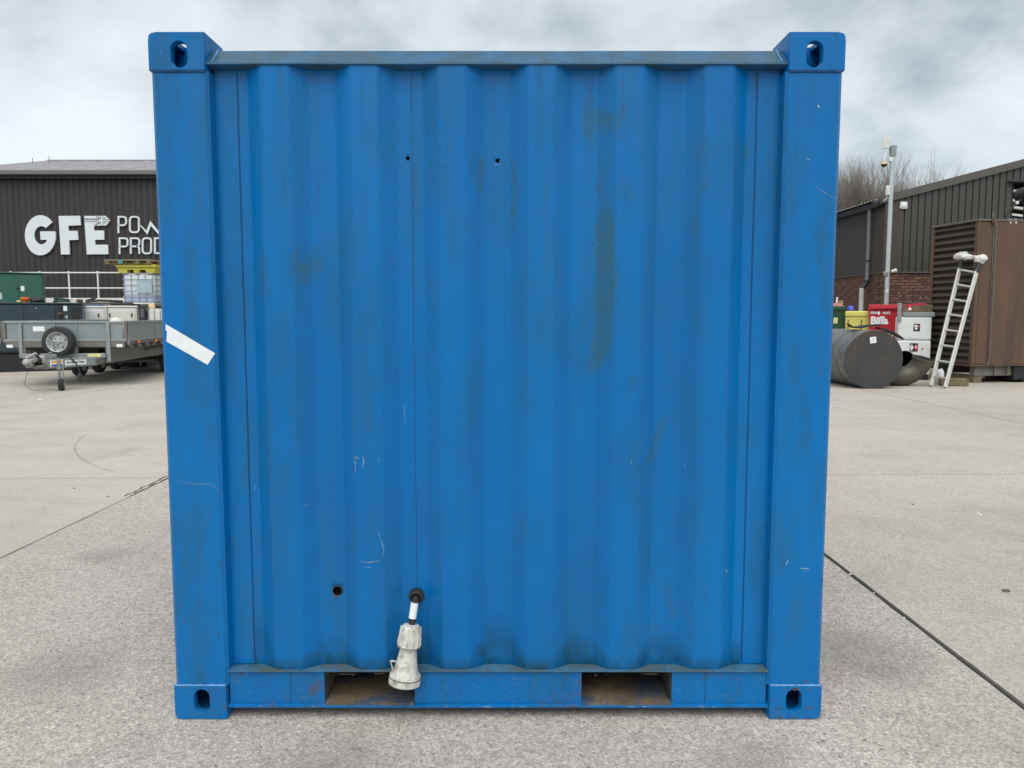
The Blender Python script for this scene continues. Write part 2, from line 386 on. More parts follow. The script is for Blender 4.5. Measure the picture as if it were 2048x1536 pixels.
M['bin_green'] = mat('green_bin_plastic', (0.018, 0.065, 0.036), 0.5)
M['pink'] = mat('pink_cloth', (0.50, 0.16, 0.19), 0.85, var=0.2, scale=8)
M['blue_bag'] = mat('blue_bag', (0.06, 0.13, 0.62), 0.5)
M['steel_dark'] = mat('dark_steel_plate', (0.0527, 0.0544, 0.0595), 0.45, metal=0.35, var=0.12, scale=2.0, dirt=(0.085, 0.066, 0.050), dirt_amt=0.75, dirt_scale=2.2, edge=(0.45, 0.62))
M['steel_pipe'] = mat('dull_steel_pipe', (0.15, 0.155, 0.16), 0.5, metal=0.4, var=0.35, scale=5, dirt=(0.27, 0.27, 0.25), dirt_amt=0.7, dirt_scale=4)
M['elbow'] = mat('brown_steel_elbow', (0.0892, 0.0782, 0.0663), 0.5, metal=0.3, var=0.25, scale=4, dirt=(0.14, 0.10, 0.075), dirt_amt=0.5)
M['canopy_brown'] = mat('brown_canopy_paint', (0.112, 0.061, 0.038), 0.5, var=0.14, scale=1.6, stretch=(1.6, 1.6, 0.3), dirt=(0.055, 0.038, 0.031), dirt_amt=0.75, dirt_scale=1.2, edge=(0.46, 0.64))
M['louvre_brown'] = mat('brown_louvre_paint', (0.0709, 0.0486, 0.0378), 0.5, var=0.14, scale=3)
M['canopy_trim'] = mat('brown_canopy_trim', (0.12, 0.105, 0.090), 0.5, var=0.2, scale=5)
M['cloth_white'] = mat('white_rag', (0.6290, 0.6205, 0.6035), 0.9, var=0.08, scale=8)
M['bag_white'] = mat('white_plastic_bag', (0.66, 0.68, 0.68), 0.5, var=0.1, scale=8)
M['bark'] = mat('winter_bark', (0.20, 0.175, 0.15), 0.9, var=0.25, scale=3)
M['bark_pale'] = mat('pale_winter_bark', (0.27, 0.25, 0.235), 0.9, var=0.2, scale=3)
M['dome_tan'] = mat('camera_housing', (0.47, 0.41, 0.26), 0.45)
M['box_grey'] = mat('pale_grey_plastic', (0.62, 0.64, 0.60), 0.5)
M['kerb_white'] = mat('white_kerb_paint', (0.68, 0.69, 0.65), 0.8, var=0.12, scale=3, dirt=(0.42, 0.41, 0.38), dirt_amt=0.4)
M['dock'] = mat('dock_concrete', (0.20, 0.195, 0.185), 0.9, var=0.2)
M['joint'] = mat('joint_sealant', (0.042, 0.040, 0.038), 0.85, var=0.4, scale=8)
M['ground_far'] = mat('yard_base', (0.10, 0.097, 0.092), 0.95, var=0.2, scale=0.3)
M['slab_centre'] = concrete('slab_exposed_aggregate', (0.485, 0.442, 0.392), (0.375, 0.338, 0.302), (0.525, 0.482, 0.430), (0.74, 0.71, 0.66), 0.85, tint=(0.44, 0.388, 0.358))
M['slab_left'] = concrete('slab_smooth_concrete', (0.490, 0.448, 0.394), (0.400, 0.364, 0.320), (0.535, 0.492, 0.435), (0.60, 0.58, 0.53), 0.36, tyre=True)
M['slab_right'] = concrete('slab_worn_concrete', (0.485, 0.441, 0.386), (0.385, 0.347, 0.303), (0.530, 0.485, 0.427), (0.70, 0.68, 0.62), 0.6)
M['stone_spot'] = mat('pale_filler', (0.30, 0.25, 0.22), 0.9)
M['dirt_chip'] = mat('dark_debris', (0.11, 0.095, 0.08), 0.9)
M['stone_chip'] = mat('pale_stone_chip', (0.66, 0.64, 0.60), 0.8)

# ------------------------------------------------------------------ mesh helpers
class MB:
    def __init__(self):
        self.v, self.f = [], []
    def add(self, vs, fs, mtx=None):
        o = len(self.v)
        self.v += [tuple(mtx @ Vector(p)) if mtx else tuple(p) for p in vs]
        self.f += [tuple(i + o for i in f) for f in fs]
        return self
    def box(self, c, s, bev=0.0, rot=None, seg=1):
        bm = bmesh.new()
        bmesh.ops.create_cube(bm, size=1.0)
        bmesh.ops.scale(bm, vec=s, verts=bm.verts)
        if bev:
            bmesh.ops.bevel(bm, geom=list(bm.edges), offset=min(bev, 0.45 * min(s)), segments=seg, profile=0.5, affect='EDGES')
        mt = Matrix.Translation(c)
        if rot is not None:
            mt = mt @ rot.to_4x4()
        bm.verts.index_update()
        self.add([v.co.copy() for v in bm.verts], [[v.index for v in f.verts] for f in bm.faces], mt)
        bm.free()
        return self
    def span(self, a, b, bev=0.0, seg=1):
        c = [(a[i] + b[i]) / 2 for i in range(3)]
        s = [abs(b[i] - a[i]) for i in range(3)]
        return self.box(c, s, bev, seg=seg)
    def bar(self, p, q, w, h, bev=0.0, up=(0, 0, 1)):
        p, q = Vector(p), Vector(q)
        d = q - p
        y = d.normalized(); z = Vector(up); x = y.cross(z)
        if x.length < 1e-4: x = y.cross(Vector((1, 0, 0)))
        x.normalize(); z = x.cross(y)
        return self.box((p + q) / 2, (w, d.length, h), bev, Matrix((x, y, z)).transposed())
    def tube(self, pts, r, n=10, caps=True):
        pts = [Vector(p) for p in pts]
        rs = r if isinstance(r, (list, tuple)) else [r] * len(pts)
        rings, vs, fs = [], [], []
        ref = None
        for i, p in enumerate(pts):
            t = (pts[min(i + 1, len(pts) - 1)] - pts[max(i - 1, 0)]).normalized()
            if ref is None:
                a = Vector((0, 0, 1)) if abs(t.z) < 0.9 else Vector((1, 0, 0))
                ref = t.cross(a).normalized()
            ref = (ref - t * ref.dot(t)).normalized()
            bb = t.cross(ref)
            for k in range(n):
                ang = 2 * math.pi * k / n
                vs.append(p + (ref * math.cos(ang) + bb * math.sin(ang)) * rs[i])
        for i in range(len(pts) - 1):
            for k in range(n):
                a, b = i * n + k, i * n + (k + 1) % n
                fs.append((a, b, b + n, a + n))
        if caps:
            fs.append(tuple(reversed(range(n))))
            fs.append(tuple(range((len(pts) - 1) * n, len(pts) * n)))
        return self.add(vs, fs)
    def lathe(self, prof, p, axis, n=24, cap=(True, True)):
        """prof: list of (distance along the axis, radius)."""
        axis = Vector(axis).normalized(); p = Vector(p)
        a = Vector((0, 0, 1)) if abs(axis.z) < 0.9 else Vector((1, 0, 0))
        x = axis.cross(a).normalized(); y = axis.cross(x)
        vs, fs = [], []
        for d, r in prof:
            for k in range(n):
                t = 2 * math.pi * k / n
                vs.append(p + axis * d + (x * math.cos(t) + y * math.sin(t)) * r)
        for i in range(len(prof) - 1):
            for k in range(n):
                a_, b_ = i * n + k, i * n + (k + 1) % n
                fs.append((a_, b_, b_ + n, a_ + n))
        if cap[0]: fs.append(tuple(reversed(range(n))))
        if cap[1]: fs.append(tuple(range((len(prof) - 1) * n, len(prof) * n)))
        return self.add(vs, fs)
    def prism(self, poly, d, mtx=None):
        """2-D polygon (x, z) extruded from y=0 to y=d."""
        area = sum(poly[i][0] * poly[(i + 1) % len(poly)][1] - poly[(i + 1) % len(poly)][0] * poly[i][1] for i in range(len(poly)))
        if area < 0: poly = poly[::-1]
        n = len(poly)
        tris = tessellate_polygon([[Vector((x, z, 0)) for x, z in poly]])
        vs = [(x, 0, z) for x, z in poly] + [(x, d, z) for x, z in poly]
        fs = []
        for t in tris:
            fs.append(tuple(t)); fs.append(tuple(i + n for i in reversed(t)))
        for i in range(n):
            j = (i + 1) % n
            fs.append((i, i + n, j + n, j))
        return self.add(vs, fs, mtx)
    def stroke(self, pts, w, d, closed=False, mtx=None):
        """A flat letter stroke: a polyline in (x, z) widened to w and extruded d along y."""
        n = len(pts)
        P = [Vector((p[0], p[1])) for p in pts]
        L_, R_ = [], []
        for i in range(n):
            a = P[(i - 1) % n] if (closed or i > 0) else None
            b = P[(i + 1) % n] if (closed or i < n - 1) else None
            d1 = (P[i] - a).normalized() if a is not None else (b - P[i]).normalized()
            d2 = (b - P[i]).normalized() if b is not None else d1
            t = (d1 + d2)
            t = t.normalized() if t.length > 1e-6 else d1
            nrm = Vector((-t.y, t.x))
            k = w / 2 / max(0.45, nrm.dot(Vector((-d1.y, d1.x))))
            L_.append(P[i] + nrm * k); R_.append(P[i] - nrm * k)
        vs, fs = [], []
        for a, b in zip(L_, R_):
            vs += [(a.x, 0, a.y), (b.x, 0, b.y), (a.x, d, a.y), (b.x, d, b.y)]
        m_ = n if closed else n - 1
        for i in range(m_):
            a, b = 4 * i, 4 * ((i + 1) % n)
            fs += [(a, a + 1, b + 1, b), (a + 2, b + 2, b + 3, a + 3), (a, b, b + 2, a + 2), (a + 1, a + 3, b + 3, b + 1)]
        if not closed:
            fs += [(0, 2, 3, 1), (4 * n - 4, 4 * n - 3, 4 * n - 1, 4 * n - 2)]
        return self.add(vs, fs, mtx)
    def mesh(self, name, material, smooth=None):
        me = bpy.data.meshes.new(name)
        me.from_pydata(self.v, [], self.f)
        mats = material if isinstance(material, (list, tuple)) else [material]
        for m_ in mats: me.materials.append(m_)
        bm = bmesh.new(); bm.from_mesh(me)
        bmesh.ops.recalc_face_normals(bm, faces=bm.faces)
        bm.to_mesh(me); bm.free()
        if smooth:
            me.polygons.foreach_set('use_smooth', [True] * len(me.polygons))
            me.set_sharp_from_angle(angle=R(smooth))
        me.update()
        return me
    def build(self, name, material, parent=None, smooth=None, label=None):
        o = bpy.data.objects.new(name, self.mesh(name, material, smooth))
        COL.objects.link(o)
        if parent is not None: o.parent = parent
        if label: o['label'] = label
        return o

def thing(name, label, cat, loc=(0, 0, 0), rz=0.0, group=None):
    o = bpy.data.objects.new(name, None)
    COL.objects.link(o)
    o.empty_display_size = 0.2
    o.location = loc; o.rotation_euler = (0, 0, rz)
    return tag(o, label, cat, group)
def tag(o, label, cat, group=None):
    o['label'] = label; o['category'] = cat
    if group: o['group'] = group
    return o
def struct(o):
    o['kind'] = 'structure'
    return o
def share(mesh_, name, parent, loc=(0, 0, 0), rot=(0, 0, 0)):
    o = bpy.data.objects.new(name, mesh_)
    COL.objects.link(o)
    o.parent = parent; o.location = loc; o.rotation_euler = rot
    return o
def text_mesh(body, size, extrude, bold=0.0, squeeze=1.0):
    cu = bpy.data.curves.new('lettering', 'FONT')
    cu.body = body; cu.size = size; cu.extrude = extrude; cu.offset = bold
    cu.align_x = 'CENTER'; cu.align_y = 'CENTER'; cu.resolution_u = 3
    o = bpy.data.objects.new('lettering', cu)
    COL.objects.link(o)
    bpy.context.view_layer.update()
    me = bpy.data.meshes.new_from_object(o.evaluated_get(bpy.context.evaluated_depsgraph_get()))
    bpy.data.objects.remove(o); bpy.data.curves.remove(cu)
    # stand it up: text x -> x, text y -> z, faces -y
    me.transform(Matrix(((squeeze, 0, 0, 0), (0, 0, -1, 0), (0, 1, 0, 0), (0, 0, 0, 1))))
    return me
def text_part(name, body, size, extrude, material, parent, loc, rz=0.0, bold=0.0, squeeze=1.0):
    me = text_mesh(body, size, extrude, bold, squeeze)
    me.materials.clear(); me.materials.append(material)
    return share(me, name, parent, loc, (0, 0, rz))
def rounded(x0, z0, x1, z1, r, n=5):
    pts = []
    for cx, cz, a0 in ((x1 - r, z1 - r, 0), (x0 + r, z1 - r, 90), (x0 + r, z0 + r, 180), (x1 - r, z0 + r, 270)):
        for k in range(n + 1):
            a = R(a0 + 90 * k / n)
            pts.append((cx + r * math.cos(a), cz + r * math.sin(a)))
    return pts

# ================================================================== GROUND
gb = MB()
gb.add([(-600, -60, -0.03), (600, -60, -0.03), (600, 900, -0.03), (-600, 900, -0.03)], [(0, 1, 2, 3)])
ground = struct(gb.build('ground', M['ground_far']))
XS = [-21.7, -17.0, -12.3, -7.6, -2.9, 1.8, 6.5, 11.2, 15.9, 20.6]
def row_y(x):                                     # the cross joint runs very slightly askew
    return 6.47 + 0.022 * (x + 0.5)
ROWS = [-9.0, None, 15.5, 24.5, 33.5]
for i in range(len(XS) - 1):
    for j in range(len(ROWS) - 1):
        g = 0.009
        gl = 0.006 if abs(XS[i] + 2.9) < 0.1 else (0.014 if abs(XS[i] - 1.8) < .1 else g)
        gr = 0.006 if abs(XS[i + 1] + 2.9) < 0.1 else (0.014 if abs(XS[i + 1] - 1.8) < .1 else g)
        x0, x1 = XS[i] + gl, XS[i + 1] - gr
        def yy(k, x, s):
            return (row_y(x) if ROWS[k] is None else ROWS[k]) + s * 0.008
        pts = [(x0, yy(j, x0, 1)), (x1, yy(j, x1, 1)), (x1, yy(j + 1, x1, -1)), (x0, yy(j + 1, x0, -1))]
        bm = bmesh.new()
        # subdivided and slightly wandering edges, so that the joints are not ruled
        ring = []
        for a in range(4):
            pa, pb = pts[a], pts[(a + 1) % 4]
            ln = math.hypot(pb[0] - pa[0], pb[1] - pa[1])
            n = max(2, int(ln / 0.12))
            for k in range(n):
                t = k / n
                x, y = pa[0] + (pb[0] - pa[0]) * t, pa[1] + (pb[1] - pa[1]) * t
                w = 0.004 * mnoise.noise((x * 5, y * 5, i)) + 0.003 * mnoise.noise((x * 17, y * 17, j))
                if k: x, y = (x, y + w) if a % 2 == 0 else (x + w, y)
                ring.append(bm.verts.new((x, y, 0)))
        top = bm.faces.new(ring)
        ex = bmesh.ops.extrude_face_region(bm, geom=[top])
        low = [v for v in ex['geom'] if isinstance(v, bmesh.types.BMVert)]
        for v in low: v.co.z = -0.028
        bmesh.ops.recalc_face_normals(bm, faces=bm.faces)
        me = bpy.data.meshes.new('concrete_slab'); bm.to_mesh(me); bm.free()
        me.materials.append(M['slab_centre'] if i == 4 and j == 0 else (M['slab_left'] if i <= 3 or (i == 4 and j > 0) else M['slab_right']))
        share(me, 'concrete_slab', ground)
sb = MB()
sb.add([(-21, -8.9, -0.013), (21, -8.9, -0.013), (21, 33, -0.013), (-21, 33, -0.013)], [(0, 1, 2, 3)])
sealant = sb.build('joint_sealant', M['joint'], ground)
# spalled edge of the joint beside the container's left foot
ck = MB()
for s in range(2):
    pts = []
    for k in range(15):
        t = k / 14
        x, y = -2.91 - 0.035 * s + 0.035 * mnoise.noise((k * .7, s * 9.1, 3)), 5.75 + t * 0.85
        pts.append((x, y))
    for k in range(14):
        (xa, ya), (xb, yb) = pts[k], pts[k + 1]
        wa, wb = 0.003 + 0.004 * random.random(), 0.003 + 0.004 * random.random()
        ck.add([(xa - wa, ya, .004), (xa + wa, ya, .004), (xb + wb, yb, .004), (xb - wb, yb, .004)], [(0, 1, 2, 3)])
ck.build('joint_crack', M['joint'], ground)
# loose grit and chips lying on the slabs
def chips(name, spots, material):
    c = MB()
    for x, y, r in spots:
        n = random.randint(5, 7)
        ring = [(x + r * (.6 + .6 * random.random()) * math.cos(2 * math.pi * k / n), y + r * (.5 + .5 * random.random()) * math.sin(2 * math.pi * k / n)) for k in range(n)]
        vs = [(a, b, 0.0005) for a, b in ring] + [(x + (a - x) * .6, y + (b - y) * .6, r * .45) for a, b in ring]
        c.add(vs, [tuple(range(n, 2 * n))] + [(k, (k + 1) % n, n + (k + 1) % n, n + k) for k in range(n)])
    o = c.build(name, material); o['kind'] = 'stuff'
    o['label'] = 'loose chips and grit scattered on the concrete yard'
    return o
def gp(px, py):
    return at(px, py, _ground_y(py))
pale = [(gp(1957, 1027), .014), (gp(1962, 1030), .012), (gp(1701, 1149), .011), (gp(1748, 1186), .007), (gp(1808, 1236), .008), (gp(80, 800), .03), (gp(97, 803), .02)]
sp = [(p.x, p.y, r) for p, r in pale]
for _ in range(260):
    y = random.uniform(2.2, 9)
    sp.append((random.uniform(-5, 5.5), y, random.uniform(.002, .005)))
chips('stone_chips', sp, M['stone_chip'])
dk = [(gp(2012, 1183), .022), (gp(1826, 1009), .012), (gp(149, 977), .012), (gp(217, 993), .012), (gp(48, 764), .03)]
sp = [(p.x, p.y, r) for p, r in dk]
for _ in range(120):
    sp.append((random.uniform(-5, 5.5), random.uniform(2.2, 10), random.uniform(.002, .005)))
for _ in range(120):  # row of dark grit laid in as contact shade along the container front
    sp.append((random.uniform(-1.13, 1.06), 2.522 + random.gauss(0, .014), random.uniform(.0015, .004)))
chips('grit_and_contact_shade', sp, M['dirt_chip'])

# ================================================================== BIG BUILDING BEHIND LEFT
def ribbed(mb, x0, x1, zfun0, zfun1, prof, y=0.0, mtx=None):
    """Profiled sheet in the x-z plane; prof = list of (x, depth towards -y) over [x0, x1]."""
    vs, fs = [], []
    for x, d in prof:
        vs += [(x, y - d, zfun0(x)), (x, y - d, zfun1(x))]
    for i in range(len(prof) - 1):
        fs.append((2 * i, 2 * i + 2, 2 * i + 3, 2 * i + 1))
    mb.add(vs, fs, mtx)
def rib_profile(x0, x1, pitch, groove, slope, depth):
    pr = []
    n = int(round((x1 - x0) / pitch))
    p = (x1 - x0) / n
    for k in range(n):
        a = x0 + k * p
        pr += [(a, 0), (a + groove, 0), (a + groove + slope, depth), (a + p - slope, depth)]
    pr.append((x1, 0))
    return pr

DW = 32.0                                       # distance of the wall
XL, XR = -23.4, 7.0
Z_EAVE = at(150, 352, DW).z
hall = thing('industrial_hall', 'long dark brown clad hall with shallow grey roof behind the trailer', 'building', (0, DW, 0))
proto = MB()
ribbed(proto, 0, 1.0, lambda x: 0.0, lambda x: Z_EAVE, rib_profile(0, 1.0, 0.25, 0.045, 0.035, 0.032))
pm = proto.mesh('cladding_sheet', M['clad_brown'])
for k in range(int(XR - XL)):
    share(pm, 'cladding_sheet', hall, (XL + k, 0.0 if k % 2 else -0.004, 0))
wb = MB()
wb.span((XL + .02, 0.06, 0), (XR, 0.26, Z_EAVE)); wb.span((XL, .27, 0), (XL + .2, 16, Z_EAVE)); wb.span((XR - .2, .27, 0), (XR, 16, Z_EAVE)); wb.span((XL + .21, 15.8, 0), (XR - .21, 16, Z_EAVE))
# gable triangles
DEPTH, RISE = 16.0, at(150, 322, DW + 8).z - Z_EAVE
for x in (XL, XR - .1):
    wb.add([(x, 0, Z_EAVE + .002), (x, DEPTH, Z_EAVE + .002), (x, DEPTH / 2, Z_EAVE + RISE - .05), (x + .1, 0, Z_EAVE + .002), (x + .1, DEPTH, Z_EAVE + .002), (x + .1, DEPTH / 2, Z_EAVE + RISE - .05)],
           [(0, 1, 2), (3, 5, 4), (0, 2, 5, 3), (1, 4, 5, 2), (0, 3, 4, 1)])
wb.build('wall', M['clad_brown'], hall)
rf = MB()
pr = rib_profile(0, DEPTH, 1, .1, .1, .02)
for side in (0, 1):
    vs, fs = [], []
    n = int((XR - XL + .4) / 1.0)
    xs = []
    for k in range(n):
        a = XL - .2 + k * (XR - XL + .4) / n
        xs += [(a, 0.03), (a + .06, 0.03), (a + .1, 0), (a + .97, 0)]
    xs.append((XR + .2, 0.03))
    for x, h in xs:
        y0 = -.35 if side == 0 else DEPTH + .35
        z0 = Z_EAVE + .10 + h; z1 = Z_EAVE + RISE + h
        vs += [(x, y0, z0), (x, DEPTH / 2, z1)]
    for i in range(len(xs) - 1):
        fs.append((2 * i, 2 * i + 2, 2 * i + 3, 2 * i + 1))
    rf.add(vs, fs)
roof = rf.build('roof', M['roof_grey'], hall)
MB().span((XL - .2, DEPTH / 2 - .12, Z_EAVE + RISE - .02), (XR + .2, DEPTH / 2 + .12, Z_EAVE + RISE + .045)).build('ridge_cap', M['roof_grey'], hall)
MB().span((XL - .25, -.50, Z_EAVE - .03), (XR + .2, -.36, Z_EAVE + .16), .03).build('gutter', M['clad_trim'], hall)
MB().span((XL - .2, -.30, Z_EAVE - .14), (XR + .2, -.08, Z_EAVE - .001)).build('soffit', M['clad_dark'], hall)
for px, top in ((65, 316), (98, 312)):
    p = at(px, 330, DW + 6)
    q = at(px, top, DW + 6)
    MB().tube([(p.x, 6, p.z - .8), (q.x, 6, q.z)], .015, 5).build('aerial', M['clad_trim'], hall)

# --- raised lettering
def sg(x, y):                                    # measured on an enlarged crop of the photograph
    p = at(x / 5.908, 300 + y / 5.908, DW - .1)
    return (p.x, p.z)
sign = thing('company_sign', 'big white raised capital letters and two line name on the dark brown wall', 'sign', (0, DW - .13, 0))
def earc(cx, cy, rx, ry, a0, a1, n=22):
    return [(cx + rx * math.cos(R(a0 + (a1 - a0) * k / n)), cy - ry * math.sin(R(a0 + (a1 - a0) * k / n))) for k in range(n + 1)]
G = earc(481, 1008, 183, 238, 40, 348) + [(663, 1000), (655, 962), (478, 962), (484, 1062), (556, 1062)] + earc(492, 1008, 84, 108, -38, -308)
letters = [('letter_g', G),
           ('letter_f', [(697, 780), (950, 778), (958, 890), (810, 895), (815, 955), (920, 957), (928, 1062), (820, 1066), (828, 1235), (725, 1235)]),
           ('letter_e', [(998, 780), (1250, 778), (1300, 833), (1262, 893), (1112, 897), (1115, 952), (1232, 952), (1234, 1060), (1124, 1062), (1130, 1120), (1278, 1120), (1283, 1232), (1030, 1234)])]
lobj = {}
for nm, poly in letters:
    b = MB(); b.prism([sg(*p) for p in poly], .07)
    lobj[nm] = b.build(nm, M['sign_white'], sign)
fl = MB()
for a, b_ in (((1000, 813), (1172, 816)), ((1003, 824), (1172, 826)), ((1004, 846), (1172, 847)), ((1140, 785), (1186, 822)), ((1155, 781), (1188, 808)), ((1120, 889), (1184, 848)), ((1142, 891), (1186, 862)),
              ((1190, 782), (1191, 820)), ((1219, 782), (1221, 820)), ((1192, 850), (1194, 892)), ((1222, 850), (1224, 892)), ((1224, 818), (1272, 788)), ((1224, 846), (1270, 886)), ((1226, 822), (1292, 824)), ((1226, 846), (1290, 845))):
    fl.stroke([sg(*a), sg(*b_)], .022, .006, mtx=Matrix.Translation((0, -.0065, 0)))
fl.build('flag_outline', M['sign_line'], lobj['letter_e'])
def glyph(ch, x0, x1, y0, y1):
    """stroke centre lines in crop pixels; y0 top, y1 bottom"""
    w, h = x1 - x0, y1 - y0
    ym = y0 + h * .52
    r = min(w * .42, 34)
    def arc(cx, cy, a0, a1, rr=r, n=5):
        return [(cx + rr * math.cos(R(a0 + (a1 - a0) * k / n)), cy - rr * math.sin(R(a0 + (a1 - a0) * k / n))) for k in range(n + 1)]
    if ch == 'P': return [([(x0, y1), (x0, y0)] + arc(x1 - r, y0 + r, 90, 0) + arc(x1 - r, ym - r, 0, -90) + [(x0, ym)], False)]
    if ch == 'R': return glyph('P', x0, x1, y0, y1) + [([(x1 - r, ym)] + arc(x1 - r, ym + r, 90, 0) + [(x1, y1)], False)]
    if ch == 'O': return [(arc(x1 - r, y0 + r, 0, 90) + arc(x0 + r, y0 + r, 90, 180) + arc(x0 + r, y1 - r, 180, 270) + arc(x1 - r, y1 - r, 270, 360), True)]
    if ch == 'D': return [([(x0, y1), (x0, y0)] + arc(x1 - r, y0 + r, 90, 0) + arc(x1 - r, y1 - r, 0, -90) + [(x0, y1)], False)]
    if ch == 'U': return [([(x0, y0)] + arc(x0 + r, y1 - r, 180, 270) + arc(x1 - r, y1 - r, 270, 360) + [(x1, y0)], False)]
    if ch == 'C': return [([(x1, y0 + r)] + arc(x1 - r, y0 + r, 0, 90) + arc(x0 + r, y0 + r, 90, 180) + arc(x0 + r, y1 - r, 180, 270) + arc(x1 - r, y1 - r, 270, 360), False)]
    if ch == 'T': return [([(x0, y0), (x1, y0)], False), ([((x0 + x1) / 2, y0), ((x0 + x1) / 2, y1)], False)]
    if ch == 'E': return [([(x1, y0), (x0, y0), (x0, y1), (x1, y1)], False), ([(x0, (y0 + y1) / 2), (x1 - 10, (y0 + y1) / 2)], False)]
    if ch == 'S': return [([(x1, y0)] + arc(x0 + r, y0 + r, 90, 180) + arc(x0 + r, ym - r, 180, 270) + arc(x1 - r, ym + r, 90, 0) + arc(x1 - r, y1 - r, 0, -90) + [(x0, y1)], False)]
SW = .066
words = [('P', 1402, 1492, 790, 982), ('O', 1537, 1643, 790, 972), ('E', 1935, 2030, 790, 975), ('R', 2080, 2180, 790, 975),
         ('P', 1415, 1510, 1043, 1232), ('R', 1548, 1648, 1043, 1228), ('O', 1688, 1788, 1043, 1222), ('D', 1832, 1935, 1043, 1220), ('U', 1980, 2080, 1040, 1220), ('C', 2125, 2225, 1043, 1220), ('T', 2260, 2360, 1043, 1220), ('S', 2400, 2500, 1043, 1220)]
for ch, x0, x1, y0, y1 in words:
    b = MB()
    for pts, cl in glyph(ch, x0, x1, y0, y1):
        q = []
        for p in pts:
            s = sg(*p)
            if not q or math.dist(q[-1], s) > .004: q.append(s)
        b.stroke(q, SW, .07, cl)
    b.build('letter_' + ch.lower(), M['sign_white'], sign)
b = MB(); b.prism([sg(*p) for p in ((1655, 890), (1664, 888), (1732, 958), (1778, 840), (1912, 1010), (1890, 1012), (1784, 895), (1745, 1000))], .07)
b.build('letter_w', M['sign_white'], sign)

# --- loading dock with white kerb and handrail
DD = 26.0
dz = at(150, 596, DD).z
dock = MB(); dock.span((-24, DD, 0), (6, DW - .75, dz - .16), .01)
dk_ = struct(dock.build('loading_dock', M['dock']))
MB().span((-24, DD - .04, dz - .155), (6, DD + .2, dz), .01).build('kerb', M['kerb_white'], dk_)
rail = thing('handrail', 'white tubular handrail along the loading dock behind the generators', 'handrail', (0, DD + .1, dz))
zt, zm = at(150, 545, DD).z - dz, at(150, 576, DD).z - dz
for px in (135 - 58 * 3, 135 - 58 * 2, 135 - 58, 135, 193, 251, 309, 367, 425, 483, 541):
    x = at(px, 570, DD).x
    b = MB(); b.tube([(x, 0, 0.002), (x, 0, zt)], .028, 8); b.lathe([(-.045, .025), (-.03, .042), (.03, .042), (.045, .025)], (x, 0, zt), (0, 0, 1), 8)
    b.build('post', M['white_paint'], rail, 40)
for z in (zt, zm):
    x0, x1 = at(135 - 58 * 3, 570, DD).x, at(541, 570, DD).x
    MB().tube([(x0, 0, z), (x1, 0, z)], .022, 8).build('rail', M['white_paint'], rail, 40)

# ================================================================== GENERATORS AND TANKS BEHIND THE TRAILER
def local_px(px, py, Y, base):
    p = at(px, py, Y)
    return p - Vector(base)
def rightpt(px, Y):
    return at(px, 650, Y)
def face(C, ang):
    """Returns a function: local (x, z) on the upright plane through C turned by ang, seen at a photo pixel."""
    c, s_ = math.cos(ang), math.sin(ang)
    def f(px, py):
        u, v = (px - 1024) / FPX, (768 - py) / FPX
        d = Vector((u, CP + v * SP, -SP + v * CP))
        # t*d.xy = C + L*(c, s)
        det = d.x * -s_ + d.y * c
        t_ = (C.x * -s_ + C.y * c) / det
        L_ = (t_ * d.x - C.x) * c + (t_ * d.y - C.y) * s_
        return L_, CAM_Z + t_ * d.z
    return f
# dark teal generator
YT = 19.3
TA = R(27)
C = rightpt(166, YT)
on0 = face(C, TA)
w = -on0(-70, 650)[0]
zt = on0(150, 608)[1]
gen = thing('generator', 'long dark teal generator canopy on black base tank behind the trailer', 'generator', (C.x - math.cos(TA) * w / 2, C.y - math.sin(TA) * w / 2, 0), TA)
zb = on0(80, 705)[1]
MB().span((-w / 2, 0, zb), (w / 2, 1.5, zt - .012), .02).build('canopy', M['teal'], gen)
MB().span((-w / 2 - .01, -.02, zt - .01), (w / 2 + .01, 1.52, zt + .03), .012).build('roof_panel', M['teal'], gen)
MB().span((-w / 2, .05, .0), (w / 2, 1.45, zb - .004), .02).build('base_tank', M['black_paint'], gen)
def on(px, py):                                  # front face coordinates of the teal generator
    x, z = on0(px, py); return x + w / 2, z
for pa, pb in (((-60, 613), (51, 690)), ((53, 613), (114, 690))):
    x0, z1 = on(*pa); x1, z0 = on(*pb)
    d = MB().span((x0, -.018, zb + .04), (x1, -.001, z1), .006).build('door', M['teal'], gen)
x0, z1 = on(141, 614); x1, z0 = on(160, 638)
d = MB().span((x0, -.016, z0 - .02), (x1, -.001, z1 + .02), .006).build('control_window', M['clad_dark'], gen)
MB().span((x0 + .02, -.022, z0), (x1 - .02, -.0165, z1)).build('pane', M['black_paint'], d)
x0, z1 = on(126.5, 612); x1, z0 = on(134.5, 622)
MB().span((x0, -.008, z0), (x1, -.001, z1)).build('notice', M['paper'], gen)
x0, z1 = on(116, 612); x1, z0 = on(125, 640)
MB().span((x0, -.010, z0), (x1, -.001, z1)).build('isolator_panel', M['black_paint'], gen)
x, z = on(120.5, 628)
MB().lathe([(0, .05), (.05, .045), (.07, .02)], (x, -.012, z), (0, -1, 0), 12).build('isolator_switch', M['rust'], gen)
x, z = on(134, 634)
MB().span((x - .012, -.03, z - .05), (x + .012, -.001, z + .05)).span((x - .05, -.028, z - .012), (x - .013, -.001, z + .012)).build('handle', M['alu'], gen)
x, z = on(72, 617)
MB().lathe([(0, .018), (.02, .012)], (x, -.019, z), (0, -1, 0), 8).build('lock', M['alu'], gen)
def roof_at(px, back):
    x, z = on0(px, 605)
    p = C + Vector((math.cos(TA) * x - math.sin(TA) * back, math.sin(TA) * x + math.cos(TA) * back, 0))
    p.z = zr
    return p

